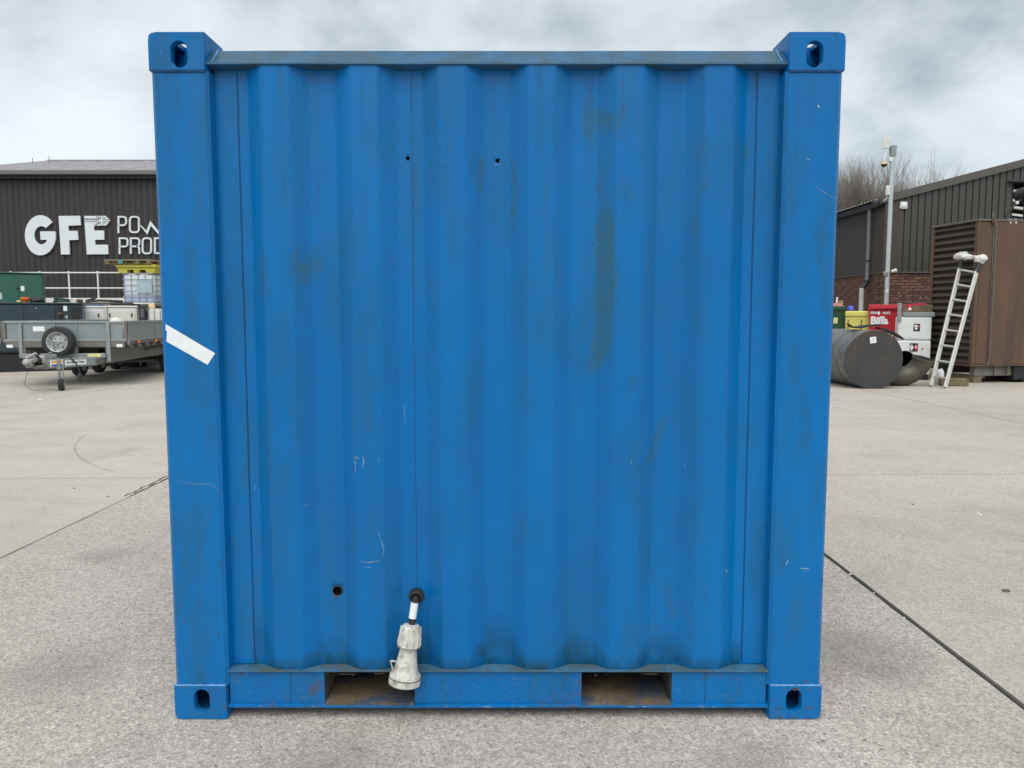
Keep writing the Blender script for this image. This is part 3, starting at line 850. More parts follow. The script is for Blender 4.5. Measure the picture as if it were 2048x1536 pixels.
# things lying on its roof
zr = zt + .031
p = roof_at(48, .3)
t = thing('warning_lamp', 'orange plastic lamp standing on the dark teal generator roof', 'lamp', tuple(p))
MB().lathe([(0, .055), (.045, .065)], (0, 0, 0), (0, 0, 1), 14).build('base', M['orange'], t, 40)
MB().lathe([(.047, .05), (.06, .09), (.10, .105), (.125, .10), (.13, .07)], (0, 0, 0), (0, 0, 1), 14).build('lens', M['orange'], t, 40)
p = roof_at(37, .06)
o = MB().box((p.x, p.y, zr + .026), (.085, .06, .05), .02, seg=2).build('yellow_block', M['yellow_bin'])
tag(o, 'small yellow block left of the orange lamp on the generator roof', 'block')
p = roof_at(71, .4)
def lump(name, c, s, material, amp=.35, seed=0, flat=True):
    bm = bmesh.new()
    bmesh.ops.create_icosphere(bm, subdivisions=3, radius=1)
    for v in bm.verts:
        k = 1 + amp * mnoise.noise(v.co * 1.4 + Vector((seed * 3.1, seed, 0))) + amp * .5 * mnoise.noise(v.co * 3.5 + Vector((seed, 7, 1)))
        v.co *= k
        if flat and v.co.z < -.45: v.co.z = -.45
        v.co = Vector((v.co.x * s[0], v.co.y * s[1], v.co.z * s[2] + (.45 * s[2] if flat else 0)))
    for f in bm.faces: f.smooth = True
    me = bpy.data.meshes.new(name); bm.to_mesh(me); bm.free()
    me.materials.append(material)
    o = bpy.data.objects.new(name, me); COL.objects.link(o); o.location = c
    return o
tag(lump('black_sheet', tuple(p), (.17, .15, .10), M['rubber'], .4, 3), 'crumpled black sheet lying right of the orange lamp', 'sheet')
def coil(name, c, r, rr, turns, material, label):
    pts = []
    for k in range(turns * 14 + 1):
        a = 2 * math.pi * k / 14
        pts.append((c[0] + (r + .02 * math.sin(a * .37)) * math.cos(a), c[1] + r * .7 * math.sin(a), c[2] + rr + .02 * (k / 14) + .05 * max(0, math.sin(a * .8 + 1))))
    o = MB().tube(pts, rr, 6).build(name, material, None, 60)
    return tag(o, label, 'cable')
p = roof_at(121, .4)
coil('cable_coil', tuple(p), .17, .022, 3, M['bin_green'], 'dark green cable coiled on the generator roof near the window')
p = roof_at(147, .35)
t = thing('plug_lead', 'pale lead with dark red plug lying on the generator roof end', 'cable', tuple(p))
MB().tube([(-.10, 0, .018), (-.12, .02, .06), (-.05, .02, .10), (.03, 0, .075), (.07, -.02, .06)], .016, 6).tube([(-.1, 0.0, .016), (.02, .05, .014), (.2, .03, .014)], .014, 6).build('lead', M['cream_paint'], t, 60)
MB().lathe([(0, .028), (.05, .04), (.14, .045), (.145, .02)], (.07, -.02, .062), (1, .1, -.1), 10).build('plug', M['rust'], t, 40)

# green generator further back
YG = 22.2
GA = R(30)
C2 = rightpt(91, YG)
og = face(C2, GA)
w = -og(-110, 600)[0]
gz = og(60, 545)[1]
gg = thing('generator', 'tall green generator enclosure standing behind the dark teal one', 'generator', (C2.x - math.cos(GA) * w / 2, C2.y - math.sin(GA) * w / 2, 0), GA)
MB().span((-w / 2, 0, .25), (w / 2, 2.2, gz - .04), .03).build('canopy', M['green'], gg)
MB().span((-w / 2 - .02, -.03, gz - .038), (w / 2 + .02, 2.24, gz), .015).build('roof_panel', M['green'], gg)
MB().span((-w / 2, .06, 0), (w / 2, 2.1, .245)).build('base', M['black_paint'], gg)
xa = og(-60, 570)[0] + w / 2; xb = og(36, 565)[0] + w / 2
MB().span((xa, -.018, .45), (xb, -.001, og(20, 566)[1]), .006).build('door', M['green'], gg)
x, z = og(45, 577); x += w / 2
MB().span((x - .045, -.008, z - .07), (x + .045, -.001, z + .07)).build('notice', M['paper'], gg)
MB().span((x - .16, -.03, z - .015), (x - .06, -.001, z + .02), .006).build('handle', M['black_paint'], gg)
x, z = og(1, 592); x += w / 2
MB().prism(rounded(x - .08, z - .10, x + .04, z + .10, .05), -.006, Matrix.Translation((0, -.0185, 0))).build('emblem', M['galv_pale'], gg)

# two pale generator canopies
def pale_gen(name, x0, x1, py_top, Y, ang, material, label, vent):
    Cc = rightpt(x1, Y)
    f_ = face(Cc, ang)
    w = -f_(x0, 650)[0]; z1 = f_(x1, py_top)[1]
    t = thing(name, label, 'generator', (Cc.x - math.cos(ang) * w / 2, Cc.y - math.sin(ang) * w / 2, 0), ang, 'pale generator canopies behind the trailer')
    MB().span((-w / 2, 0, .3), (w / 2, 1.4, z1 - .05), .02).build('canopy', material, t)
    MB().span((-w / 2 - .01, -.015, z1 - .048), (w / 2 + .01, 1.42, z1), .012).build('roof_panel', material, t)
    MB().span((-w / 2, .05, 0), (w / 2, 1.35, .296)).build('base', M['black_paint'], t)
    MB().span((-w / 2 + .05, -.014, .42), (w / 2 - .06, -.001, z1 - .12), .005).build('door', material, t)
    for f in vent:
        MB().span((-w / 2 + f * w - .018, -.026, z1 - .30), (-w / 2 + f * w + .018, -.0145, z1 - .20), .004).build('handle', M['ink'], t)
    return t, z1
YP = 20.8
ta, za = pale_gen('generator', 167, 216, 612, YP, R(27), M['white_paint'], 'white generator canopy with blue top panel, next to the teal generator', (.63,))
tb, zb2 = pale_gen('generator', 217, 276, 611.5, YP - .35, R(25), M['cream_paint'], 'cream generator canopy with dark vent slot, under the caged tank', (.06, .80))
MB().span((-.28, .10, za + .001), (.20, .9, za + .045), .01).build('top_panel', M['panel_blue'], ta)
MB().prism(rounded(-.34, zb2 - .47, -.07, zb2 - .37, .04), .01, Matrix.Translation((0, -.0255, 0))).build('vent', M['ink'], tb)
p = at(225, 604, YP + .3)
tag(MB().box((p.x, YP + 1.0, zb2 + .055), (.62, .5, .10), .04, seg=2).build('exhaust_box', M['black_paint']), 'low black box on top between the pale generators', 'box')
hs = MB().tube([at(172, 602, YP + 1.4), at(186, 598, YP + 1.6), at(193, 594, YP + 1.8)], .035, 7).tube([at(172, 602.5, YP + 1.4), at(200, 601, YP + 1.5), at(245, 603, YP + 1.5)], .035, 7)
tag(hs.build('black_hose', M['rubber'], None, 50), 'black hose rising against the white kerb behind the generators', 'hose')
# shelf under the caged tank
p0, p1 = at(246, 612, 21.6), at(320, 612, 21.6)
tk = thing('tank_stand', 'dark steel stand carrying the caged liquid tank', 'stand', ((p0.x + p1.x) / 2, 21.6, 0))
zs = at(280, 611, 21.6).z
w = p1.x - p0.x
MB().span((-w / 2, 0, zs - .10), (w / 2, 1.15, zs), .01).build('top_plate', M['black_paint'], tk)
for sx in (-1, 1):
    for y in (.06, 1.08):
        MB().span((sx * (w / 2 - .06) - .05, y - .05, 0), (sx * (w / 2 - .06) + .05, y + .05, zs - .101)).build('leg', M['black_paint'], tk)
# caged tank
def caged_tank(x0, x1, py_top, py_bot, Y, label, nv, nh, levels, depth=1.0):
    a, b_ = at(x0, 580, Y), at(x1, 580, Y)
    z1, z0 = at(300, py_top, Y).z, at(300, py_bot, Y).z
    w = b_.x - a.x; h = z1 - z0
    t = thing('liquid_tank', label, 'tank', ((a.x + b_.x) / 2, Y, z0))
    split = .24 * h
    b = MB()
    b.box((0, depth / 2, split + (h - split) / 2 - .004), (w - .006, depth - .03, h - split - .016), .09, seg=4)
    bot = b.build('bottle', M['tank_white'], t, 50)
    MB().span((-w / 2 + .008, .022, .05), (w / 2 - .008, depth - .022, split + .03), .03).build('liquid_band', M['tank_liquid'], bot)
    c = MB()
    for k in range(nv):
        x = -w / 2 + .055 + (w - .09) * k / (nv - 1)
        for y in (-.004, depth + .004):
            c.tube([(x, y, .04), (x, y, h)], .010, 5)
    for k in range(nv - 2):
        y = depth * (k + .5) / (nv - 2)
        for x in (-w / 2 - .004, w / 2 + .004):
            c.tube([(x, y, .04), (x, y, h)], .010, 5)
    for k in range(nh):
        z = .05 + (h - .06) * k / (nh - 1)
        r = .011
        c.tube([(-w / 2 + .02, -.018, z), (w / 2 - .01, -.018, z)], r, 5); c.tube([(-w / 2, depth + .018, z), (w / 2, depth + .018, z)], r, 5)
        c.tube([(-w / 2 - .018, .05, z), (-w / 2 - .018, depth, z)], r, 5); c.tube([(w / 2 + .018, 0, z), (w / 2 + .018, depth, z)], r, 5)
    c.build('cage', M['cage'], t, 60)
    return t, w, h, z1
YI = 21.65
t, w, h, zi = caged_tank(245, 308, 546, 608, YI, 'large white liquid tank in grey wire cage under the yellow spill pallet', 5, 6, 0)
xa = at(250, 0, YI).x - t.location.x; xb = at(281, 0, YI).x - t.location.x
MB().span((xa, -.034, at(0, 586, YI).z - t.location.z), (xb, -.0325 + .006, at(0, 561, YI).z - t.location.z)).build('label_plate', M['label_grey'], t)
MB().span((-w / 2, -.02, 0), (w / 2, 1.02, .038)).build('base_pallet', M['white_paint'], t)
# yellow spill pallet and wooden pallet on it
YS = 21.6
a, b_ = at(231, 535, YS), at(311, 535, YS)
z0, z1 = zi + .001, at(280, 529, YS).z
spill = thing('spill_pallet', 'yellow plastic spill pallet resting on the caged tank', 'pallet', ((a.x + b_.x) / 2, YS, z0))
w = b_.x - a.x; h = z1 - z0
MB().span((-w / 2, 0, h * .66), (w / 2, 1.1, h), .012).build('deck', M['yellow'], spill)
b = MB()
fr = [(-w / 2 + .03, h * .658), (-w / 2 + .06, 0), (-w / 2 + .29, 0), (-w / 2 + .31, h * .38), (-w / 2 + .47, h * .38), (-w / 2 + .50, 0), (-w / 2 + .62, 0), (-w / 2 + .64, h * .38), (-w / 2 + .80, h * .38), (-w / 2 + .84, 0), (w / 2 - .06, 0), (w / 2 - .03, h * .658)]
b.prism(fr, 1.0, Matrix.Translation((0, .04, 0)))
b.build('skirt', M['yellow'], spill)
zp = z1 + .001
a, b_ = at(209, 522, YS), at(303, 522, YS)
pal = thing('wooden_pallet', 'worn wooden pallet lying on top of the yellow spill pallet', 'pallet', ((a.x + b_.x) / 2, YS - .05, zp))
w = b_.x - a.x
bd = MB().box((0, 0, 0), (w, .10, .022), .003).mesh('deck_board', M['wood'])
for k in range(8):
    share(bd, 'deck_board', pal, (0, .06 + k * .14, .120 + random.uniform(0, .004)), (0, R(random.uniform(-.4, .4)), R(random.uniform(-.5, .5))))
bb = MB().box((0, 0, 0), (.13, .12, .078), .004).mesh('block', M['wood_dark'])
for x in (-w / 2 + .08, -w / 6, w / 5, w / 2 - .08):
    for y in (.08, .55, 1.02):
        share(bb, 'block', pal, (x, y, .062))
bs = MB().box((0, 0, 0), (w, .12, .02), .003).mesh('bottom_board', M['wood_dark'])
for y in (.08, .55, 1.02):
    share(bs, 'bottom_board', pal, (0, y, .0115))
MB().span((-w / 2 + .42, .006, .024), (-w / 2 + .52, .018, .134)).build('strap', M['blue_tarp'], pal)
# dark louvred box and small caged container below, right end
Yb = 20.4
a, b_ = at(277, 630, Yb), at(289.5, 630, Yb)
t = thing('louvred_cabinet', 'narrow dark grey cabinet with pale louvre slots beside the cream generator', 'cabinet', ((a.x + b_.x) / 2, Yb, 0))
w = b_.x - a.x
MB().span((-w / 2, 0, 0), (w / 2, 1.0, at(280, 614, Yb).z), .012).build('body', M['clad_dark'], t)
for k in range(4):
    z = at(0, 620 + k * 4.2, Yb).z
    MB().box((w * .12, -.008, z), (w * .45, .016, .022), .003).build('louvre_blade', M['galv'], t)
Yc = 20.5
t, w, h, zc = caged_tank(290.5, 333, 617, 690, Yc, 'small cream tank in dark cage, low beside the louvred cabinet', 4, 3, 0, .8)
for o in t.children:
    if o.name.startswith('bottle'): o.data.materials[0] = M['cream_paint']
p = at(303.5, 613, Yc + .2)
tag(MB().lathe([(0, .075), (.09, .085), (.12, .07), (.125, .02)], (p.x, Yc + .2, zc + .002), (0, 0, 1), 12).build('yellow_tub', M['tub_cream'], None, 40), 'round pale yellow tub standing on the small caged tank', 'tub')

# ================================================================== FLATBED TRAILER
TR = thing('flatbed_trailer', 'galvanised flatbed trailer with dropside boards and spare wheel on the front', 'trailer', (-8.63, 14.9, 0), R(8.6))
HW, ZB, ZT, LEN = 1.09, .865, 1.262, 5.6
def tp(mb, name, material='galv', smooth=None, parent=TR, label=None):
    return mb.build(name, M[material], parent, smooth, label)
# front board panels between posts
posts = [-HW + .03, -.795, -.19, .205, .777, HW - .03]
for i in range(5):
    tp(MB().span((posts[i] + .02, -.012, ZB + .05), (posts[i + 1] - .02, .012, ZT - .045)), 'front_panel', 'galv_board')
tp(MB().span((-HW, -.035, ZT - .044), (HW, .035, ZT), .008), 'top_rail')
tp(MB().span((-HW, -.032, ZB), (HW, .032, ZB + .049), .008), 'bottom_rail')
for x in (-.19, .205):
    tp(MB().span((x - .018, -.028, ZB + .05), (x + .018, .028, ZT - .045), .004), 'stanchion')
for x, zl in ((-.795, .56), (.777, .47)):
    tp(MB().span((x - .035, -.058, zl), (x + .035, -.037, ZT - .046), .005), 'front_post')
for sx in (-1, 1):
    tp(MB().span((sx * HW - .03, -.02, ZB - .02), (sx * HW + .03, .05, ZT + .004), .006), 'corner_post', 'galv_dirty')
# side boards (three a side)
for sx in (-1, 1):
    for k in range(3):
        y0 = .06 + k * LEN / 3; y1 = y0 + LEN / 3 - .06
        sb_ = tp(MB().span((sx * HW - .012, y0, ZB + .045), (sx * HW + .012, y1, ZT - .04)), 'side_panel', 'galv_board')
        tp(MB().span((sx * HW - .03, y0, ZT - .039), (sx * HW + .03, y1, ZT + .005), .006).span((sx * HW - .03, y0, ZB), (sx * HW + .03, y1, ZB + .044), .006), 'panel_rail', parent=sb_)
        tp(MB().span((sx * HW - .03, y1 + .008, ZB - .02), (sx * HW + .035, y1 + .052, ZT + .01), .005), 'stanchion')
    # front corner latch
    tp(MB().tube([(sx * (HW + .05), .02, ZT - .03), (sx * (HW + .055), .01, ZT - .30), (sx * (HW + .065), -.02, ZB + .02), (sx * (HW + .07), -.09, ZB - .07)], [.022, .014, .016, .022], 8).box((sx * (HW + .05), .03, ZT - .04), (.04, .05, .07), .01), 'latch', 'galv_dirty', 40)
tp(MB().span((-HW - .01, LEN + .1, ZB), (HW + .01, LEN + .13, ZT), .006), 'tail_board', 'galv_board')
tp(MB().span((-HW - .01, .04, ZB - .06), (HW + .01, LEN + .09, ZB - .001), .006), 'floor', 'galv_dirty')
tp(MB().span((-HW + .02, -.03, ZB - .11), (HW - .02, .034, ZB - .004), .006), 'front_beam', 'galv_dirty')
for sx in (-1, 1):
    tp(MB().span((sx * .745 - .03, -.036, .44), (sx * .745 + .03, LEN, ZB - .063), .01), 'chassis_rail', 'galv_dirty')
for k in range(1, 6):
    tp(MB().span((-HW + .03, k * .9 - .03, ZB - .15), (HW - .03, k * .9 + .03, ZB - .062), .005), 'cross_member', 'galv_dirty')
# cross plate and A-frame drawbar
tp(MB().span((-.76, -.12, .55), (.735, -.06, .64), .01), 'cross_plate')
tp(MB().span((.17, -.10, .642), (.23, -.06, ZB - .112), .004), 'stay')
for sx in (-1, 1):
    tp(MB().bar((sx * .03, -1.18, .49), (sx * .60, -.27, .50), .07, .165, .012), 'drawbar_leg')
    tp(MB().bar((sx * .595, -.30, .475), (sx * .77, .25, .56), .06, .13, .01), 'drawbar_brace', 'galv_dirty')
leg_dir = Vector((.57, .91, 0)).normalized(); leg_n = Vector((leg_dir.y, -leg_dir.x, 0))
def on_leg(t0, t1, z0, z1, name, material, off=.0375, th=.004, parent=TR):
    base = Vector((.03, -1.18, 0))
    b = MB()
    q = []
    for o_ in (off, off + th):
        for t_, z in ((t0, z0), (t1, z0), (t1, z1), (t0, z1)):
            pnt = base + leg_dir * (t_ * 1.074) + leg_n * o_
            q.append((pnt.x, pnt.y, z))
    b.add(q, [(0, 1, 2, 3), (4, 7, 6, 5), (0, 4, 5, 1), (1, 5, 6, 2), (2, 6, 7, 3), (3, 7, 4, 0)])
    return b.build(name, M[material], parent)
st = on_leg(.13, .36, .44, .56, 'maker_sticker', 'paper')
on_leg(.15, .35, .51, .55, 'orange_band', 'sticker_orange', .0418, .001, st)
on_leg(.15, .35, .445, .485, 'blue_band', 'sticker_blue', .0418, .001, st)
st2 = on_leg(.40, .80, .45, .545, 'name_sticker', 'paper')
mid = Vector((.03, -1.18, 0)) + leg_dir * (.6 * 1.074) + leg_n * .0435
text_part('lettering', 'Ifor Williams Trailers', .062, .0008, M['ink'], st2, (mid.x, mid.y, .505), math.atan2(leg_dir.y, leg_dir.x), .001, .68)
tp(MB().span((.42, -.126, .575), (.66, -.1205, .63)), 'yellow_sticker', 'sticker_yellow')
tp(MB().span((-.575, -.0175, 1.065), (-.37, -.0125, 1.16), .0), 'blank_plate', 'paper')
# coupling head, gaiter and handbrake
hd = tp(MB().bar((.0, -1.62, .575), (0, -1.30, .59), .10, .10, .03, up=(0, 0, 1)).bar((0, -1.72, .555), (0, -1.58, .565), .13, .12, .04).bar((0, -1.64, .49), (0, -1.52, .51), .08, .06, .02), 'coupling_head', 'pale_cast', 40)
tp(MB().bar((0, -1.66, .64), (0, -1.30, .70), .055, .04, .012), 'coupling_lever', 'pale_cast', 40, hd)
tp(MB().lathe([(0, .05), (.03, .075), (.05, .06), (.08, .078), (.10, .062), (.13, .08), (.16, .065), (.19, .07)], (0, -1.36, .565), (0, 1, 0), 14), 'gaiter', 'rubber', 40)
tp(MB().span((-.10, -1.24, .50), (.10, -.66, .66), .03), 'overrun_housing', 'pale_cast')
tp(MB().bar((0.05, -1.15, .63), (.08, -.85, .70), .03, .025, .008).bar((0.05, -1.2, .60), (.05, -1.05, .66), .06, .05, .01), 'handbrake', 'galv', 40)
tp(MB().tube([(.0, -1.0, .63), (-.1, -1.15, .72), (-.12, -1.32, .74), (-.03, -1.38, .69), (.04, -1.28, .645)], .016, 7), 'wiring', 'rubber', 50)
tp(MB().tube([(.10, -.6, .60), (.3, -.72, .63), (.43, -.72, .50), (.50, -.75, .35), (.50, -.74, .30)], .014, 7), 'wiring', 'rubber', 50)
tp(MB().lathe([(0, .025), (.05, .045), (.13, .05), (.15, .03)], (.50, -.74, .31), (0, 0, -1), 10), 'trailer_plug', 'rubber', 40)
tp(MB().tube([(0, -1.45, .50), (-.12, -1.45, .30), (-.14, -1.45, .16), (-.04, -1.43, .06), (.10, -1.4, .05)], .004, 5), 'breakaway_cable', 'rust', 50)
tp(MB().span((-.05, -1.42, .44), (.16, -1.2, .49), .01), 'coupling_plate', 'galv_dirty')
# jockey wheel
jk = tp(MB().tube([(.235, -.96, .60), (.235, -.96, .17)], .024, 10).tube([(.30, -.955, .46), (.30, -.955, .2)], .012, 8).lathe([(0, .05), (.06, .05)], (.235, -.96, .40), (0, 0, 1), 10), 'jockey_stand', 'galv', 40)
tp(MB().lathe([(-.045, .06), (-.042, .095), (-.025, .112), (.025, .112), (.042, .095), (.045, .06)], (.26, -.96, .1125), Vector((.97, .2, 0)), 20), 'tyre', 'tyre', 40, jk)
tp(MB().lathe([(-.052, .02), (-.05, .055), (.05, .055), (.052, .02)], (.26, -.96, .1125), Vector((.97, .2, 0)), 14), 'hub', 'galv', 40, jk)
tp(MB().bar((.235, -.96, .20), (.30, -1.0, .11), .02, .035, .004).bar((.235, -.96, .22), (.235, -.92, .17), .05, .03, .004), 'fork', 'galv_dirty', None, jk)
# wheels
def wheel(name, c, axis, r=.29, w=.19, stud=True):
    e_ = bpy.data.objects.new(name, None); COL.objects.link(e_); e_.parent = TR; e_.empty_display_size = .1
    prof = [(-w/2, r*.64), (-w/2-.008, r*.74), (-w/2, r*.90), (-w*.36, r*.975), (-w*.2, r), (-w*.02, r), (-w*.01, r*.985), (w*.01, r*.985), (w*.02, r), (w*.2, r), (w*.36, r*.975), (w/2, r*.90), (w/2+.008, r*.74), (w/2, r*.64)]
    MB().lathe(prof, c, axis, 40, (False, False)).build('tyre', M['tyre'], e_, 35)
    rim = [(w/2+.004, r*.66), (w/2-.004, r*.62), (w/2-.03, r*.57), (w/2-.07, r*.55), (w/2-.085, r*.50), (w/2-.075, r*.42), (w/2-.055, r*.34), (w/2-.055, r*.18), (w/2-.03, r*.15), (w/2-.028, r*.02)]
    o = MB().lathe(rim, c, axis, 36, (False, True)).lathe([(-w/2, r*.65), (-w/2+.02, r*.6), (w/2-.09, r*.56)], c, axis, 30, (True, False)).build('rim', M['rim'], e_, 35)
    if stud:
        ax = Vector(axis).normalized(); xx = ax.cross(Vector((0, 0, 1))).normalized(); yy_ = ax.cross(xx)
        b = MB()
        for k in range(5):
            a_ = 2 * math.pi * k / 5 + .3
            for rr, s_ in ((.25, .011), (.44, .014)):
                aa = a_ + (0 if rr < .3 else .6)
                q = Vector(c) + ax * (w/2 - (.056 if rr < .3 else .078)) + (xx * math.cos(aa) + yy_ * math.sin(aa)) * r * rr
                b.lathe([(0, s_), (.012, s_ * .8)], q, ax, 8)
        b.build('wheel_nuts', M['ink'], e_)
    return e_
sw = wheel('spare_wheel', (-.045, -.21, .872), (0, -1, 0))
MB().tube([(-.20, -.36, .93), (-.14, -.345, .915), (-.10, -.33, .875), (.08, -.33, .862)], .012, 7).tube([(-.10, -.33, .875), (-.09, -.3, .72), (-.06, -.16, .60)], .014, 7).build('wheel_clamp', M['galv'], sw, 50)
tp(MB().span((-.10, -.11, .642), (-.0, -.06, .90), .006), 'spare_bracket')
for sx in (-1, 1):
    for k in range(3):
        wheel('road_wheel', (sx * .78, 2.64 + k * 1.15 if sx < 0 else 3.75 + k * .66, .291), (sx, 0, 0), .29, .19)
    tp(MB().span((sx * .68, 2.1, .61), (sx * .9, 5.4, .63), .005), 'mudguard', 'galv_dirty')
for k in range(3):
    tp(MB().tube([(-.75, 2.64 + k * 1.15, .291), (.75, 3.75 + k * .66, .291)], .035, 10), 'axle', 'galv_dirty', 40)
# marker lamps, reflectors and rope hooks
for x in (-.985, .985):
    tp(MB().box((x, -.05, .78), (.115, .035, .058), .01), 'marker_lamp', 'paper')
for y in (.62, 1.75):
    for sx in (-1, 1):
        tp(MB().box((sx * (HW + .045), y, .845 if y < 1 else .82), (.03, .10, .055), .008), 'reflector', 'amber')
for y in (.25, .75, 1.25, 1.75, 2.25, 2.75, 3.25):
    for sx in (-1, 1):
        tp(MB().tube([(sx * (HW - .02), y - .06, ZB - .03), (sx * (HW + .03), y - .05, ZB - .12), (sx * (HW + .03), y + .05, ZB - .12), (sx * (HW - .02), y + .06, ZB - .03)], .009, 6), 'rope_hook', 'galv', 60)
o = lump('white_sack', TR.matrix_basis @ Vector((.72, .55, ZB + .001)), (.26, .26, .31), M['cream_paint'], .22, 5)
tag(o, 'pale cream sack lying in the trailer behind its front corner', 'sack')

# ================================================================== BUILDING AND YARD ON THE RIGHT
BX, BY = at(1768, 500, 20.0).x, 20.0
Z_CB = at(1800, 544, BY).z                       # bottom of the cladding
Z_EV = at(1768, 400, BY).z
SL = math.tan(R(14.5))
bld = thing('workshop_building', 'olive clad workshop with brick base and rising gable roof on the right', 'building', (BX, BY, 0))
GW = 17.0
def gz(x):
    return (Z_EV + SL * x) if x < GW / 2 else (Z_EV + SL * (GW - x))
# gable sheets, one metre each, wide pans with narrow dark grooves; a vent opening is left out
OX0 = at(2024, 400, BY).x - BX; OZ0, OZ1 = at(0, 436, BY).z, at(0, 366, BY).z
OX1 = OX0 + 1.6
def pan(x0, x1):
    n = max(1, int(round((x1 - x0) / .172))); p = (x1 - x0) / n
    pr = []
    for k in range(n):
        a = x0 + k * p
        pr += [(a, .03), (a + p - .045, .03), (a + p - .038, 0), (a + p - .012, 0), (a + p - .005, .03)]
    pr.append((x1, .03)); return pr
xs = [.32]
while xs[-1] + 1.03 < OX0: xs.append(xs[-1] + 1.03)
xs += [OX0, OX1]
while xs[-1] + 1.03 < GW - .1: xs.append(xs[-1] + 1.03)
xs.append(GW)
for a, b_ in zip(xs[:-1], xs[1:]):
    if b_ - a < .02: continue
    if abs(a - OX0) < .01:
        for z0, z1 in ((lambda x: Z_CB, lambda x: OZ0), (lambda x: OZ1, lambda x: gz(x) - .02)):
            b = MB(); ribbed(b, a, b_, z0, z1, pan(a, b_)); b.build('cladding_sheet', M['clad_olive'], bld)
    else:
        b = MB(); ribbed(b, a, b_, lambda x: Z_CB, lambda x: gz(x) - .02, pan(a, b_)); b.build('cladding_sheet', M['clad_olive'], bld)
# solid wall core behind the sheets, with the opening
core = MB()
for a, b_, f0, f1 in ((0.01, OX0, None, None), (OX1, GW, None, None)):
    n = 8
    for k in range(n):
        xa, xb = a + (b_ - a) * k / n, a + (b_ - a) * (k + 1) / n
        core.add([(xa, .015, 0), (xb, .015, 0), (xb, .015, gz(xb) - .05), (xa, .015, gz(xa) - .05), (xa, .2, 0), (xb, .2, 0), (xb, .2, gz(xb) - .05), (xa, .2, gz(xa) - .05)],
                 [(0, 1, 2, 3), (4, 7, 6, 5), (3, 2, 6, 7), (0, 4, 5, 1)])
core.span((OX0, .015, 0), (OX1, .2, OZ0)); core.add([(OX0, .015, OZ1), (OX1, .015, OZ1), (OX1, .015, gz(OX1) - .05), (OX0, .015, gz(OX0) - .05)], [(0, 1, 2, 3)])
core.build('wall', M['clad_dark'], bld)
# side wall, running back
LB = 26.0
sw_ = MB()
pr = rib_profile(0.32, LB, .10, .03, .012, .022)
ribbed(sw_, 0, LB, lambda x: Z_CB, lambda x: Z_EV - .10, pr, 0.0, Matrix(((0, 1, 0, 0), (1, 0, 0, 0), (0, 0, 1, 0), (0, 0, 0, 1))))
sw_.build('side_cladding', M['clad_olive_side'], bld)
MB().span((.012, .02, 0), (.2, LB, Z_EV - .08)).build('side_wall', M['clad_dark'], bld)
MB().add([(-.035, -.04, Z_CB), (.33, -.04, Z_CB), (.33, -.01, Z_CB), (-.005, -.01, Z_CB), (-.005, .33, Z_CB), (-.035, .33, Z_CB),
          (-.035, -.04, Z_EV - .06), (.33, -.04, Z_EV + .06), (.33, -.01, Z_EV + .06), (-.005, -.01, Z_EV - .06), (-.005, .33, Z_EV - .06), (-.035, .33, Z_EV - .06)],
         [(0, 1, 7, 6), (1, 2, 8, 7), (2, 3, 9, 8), (3, 4, 10, 9), (4, 5, 11, 10), (5, 0, 6, 11), (6, 7, 8, 9), (6, 9, 10, 11)]).build('corner_trim', M['corner_trim'], bld)
# verge trim along the gable, drip flashing, roof, gutter
vt = MB()
for xa, xb in ((-.15, GW / 2), (GW / 2, GW + .15)):
    za, zb_ = (Z_EV + SL * xa, Z_EV + SL * xb) if xa < 1 else (Z_EV + SL * (GW - xa), Z_EV + SL * (GW - xb))
    vt.add([(xa, -.10, za - .06), (xb, -.10, zb_ - .06), (xb, -.10, zb_ + .13), (xa, -.10, za + .13), (xa, .12, za - .06), (xb, .12, zb_ - .06), (xb, .12, zb_ + .13), (xa, .12, za + .13)],
           [(0, 1, 2, 3), (4, 7, 6, 5), (3, 2, 6, 7), (0, 4, 5, 1), (0, 3, 7, 4), (1, 5, 6, 2)])
vt.build('verge_trim', M['olive_trim'], bld)
MB().span((-.06, -.07, Z_CB - .035), (GW, .0, Z_CB - .002), .006).span((-.07, .001, Z_CB - .035), (0.0, LB, Z_CB - .002), .006).build('drip_flashing', M['olive_trim'], bld)
rm = MB()
nr = int(LB / .19)
for side in (0, 1):
    vs, fs = [], []
    for k in range(nr * 2 + 1):
        y = .13 + (LB - .13) * k / (nr * 2)
        h = .035 if k % 2 else 0
        xe = -.22 if side == 0 else GW + .22
        vs += [(xe, y, Z_EV + .06 + SL * -.22 + h), (GW / 2, y, Z_EV + .06 + SL * GW / 2 + h)]
    for k in range(nr * 2): fs.append((2 * k, 2 * k + 1, 2 * k + 3, 2 * k + 2))
    rm.add(vs, fs)
rm.build('roof', M['roof_edge'], bld)
MB().span((-.20, .10, Z_EV - .16), (-.05, LB, Z_EV - .02), .02).build('gutter', M['gutter'], bld)
MB().span((-.26, .02, Z_EV - .18), (-.02, .22, Z_EV + .0), .05, 2).build('gutter_end', M['gutter'], bld)
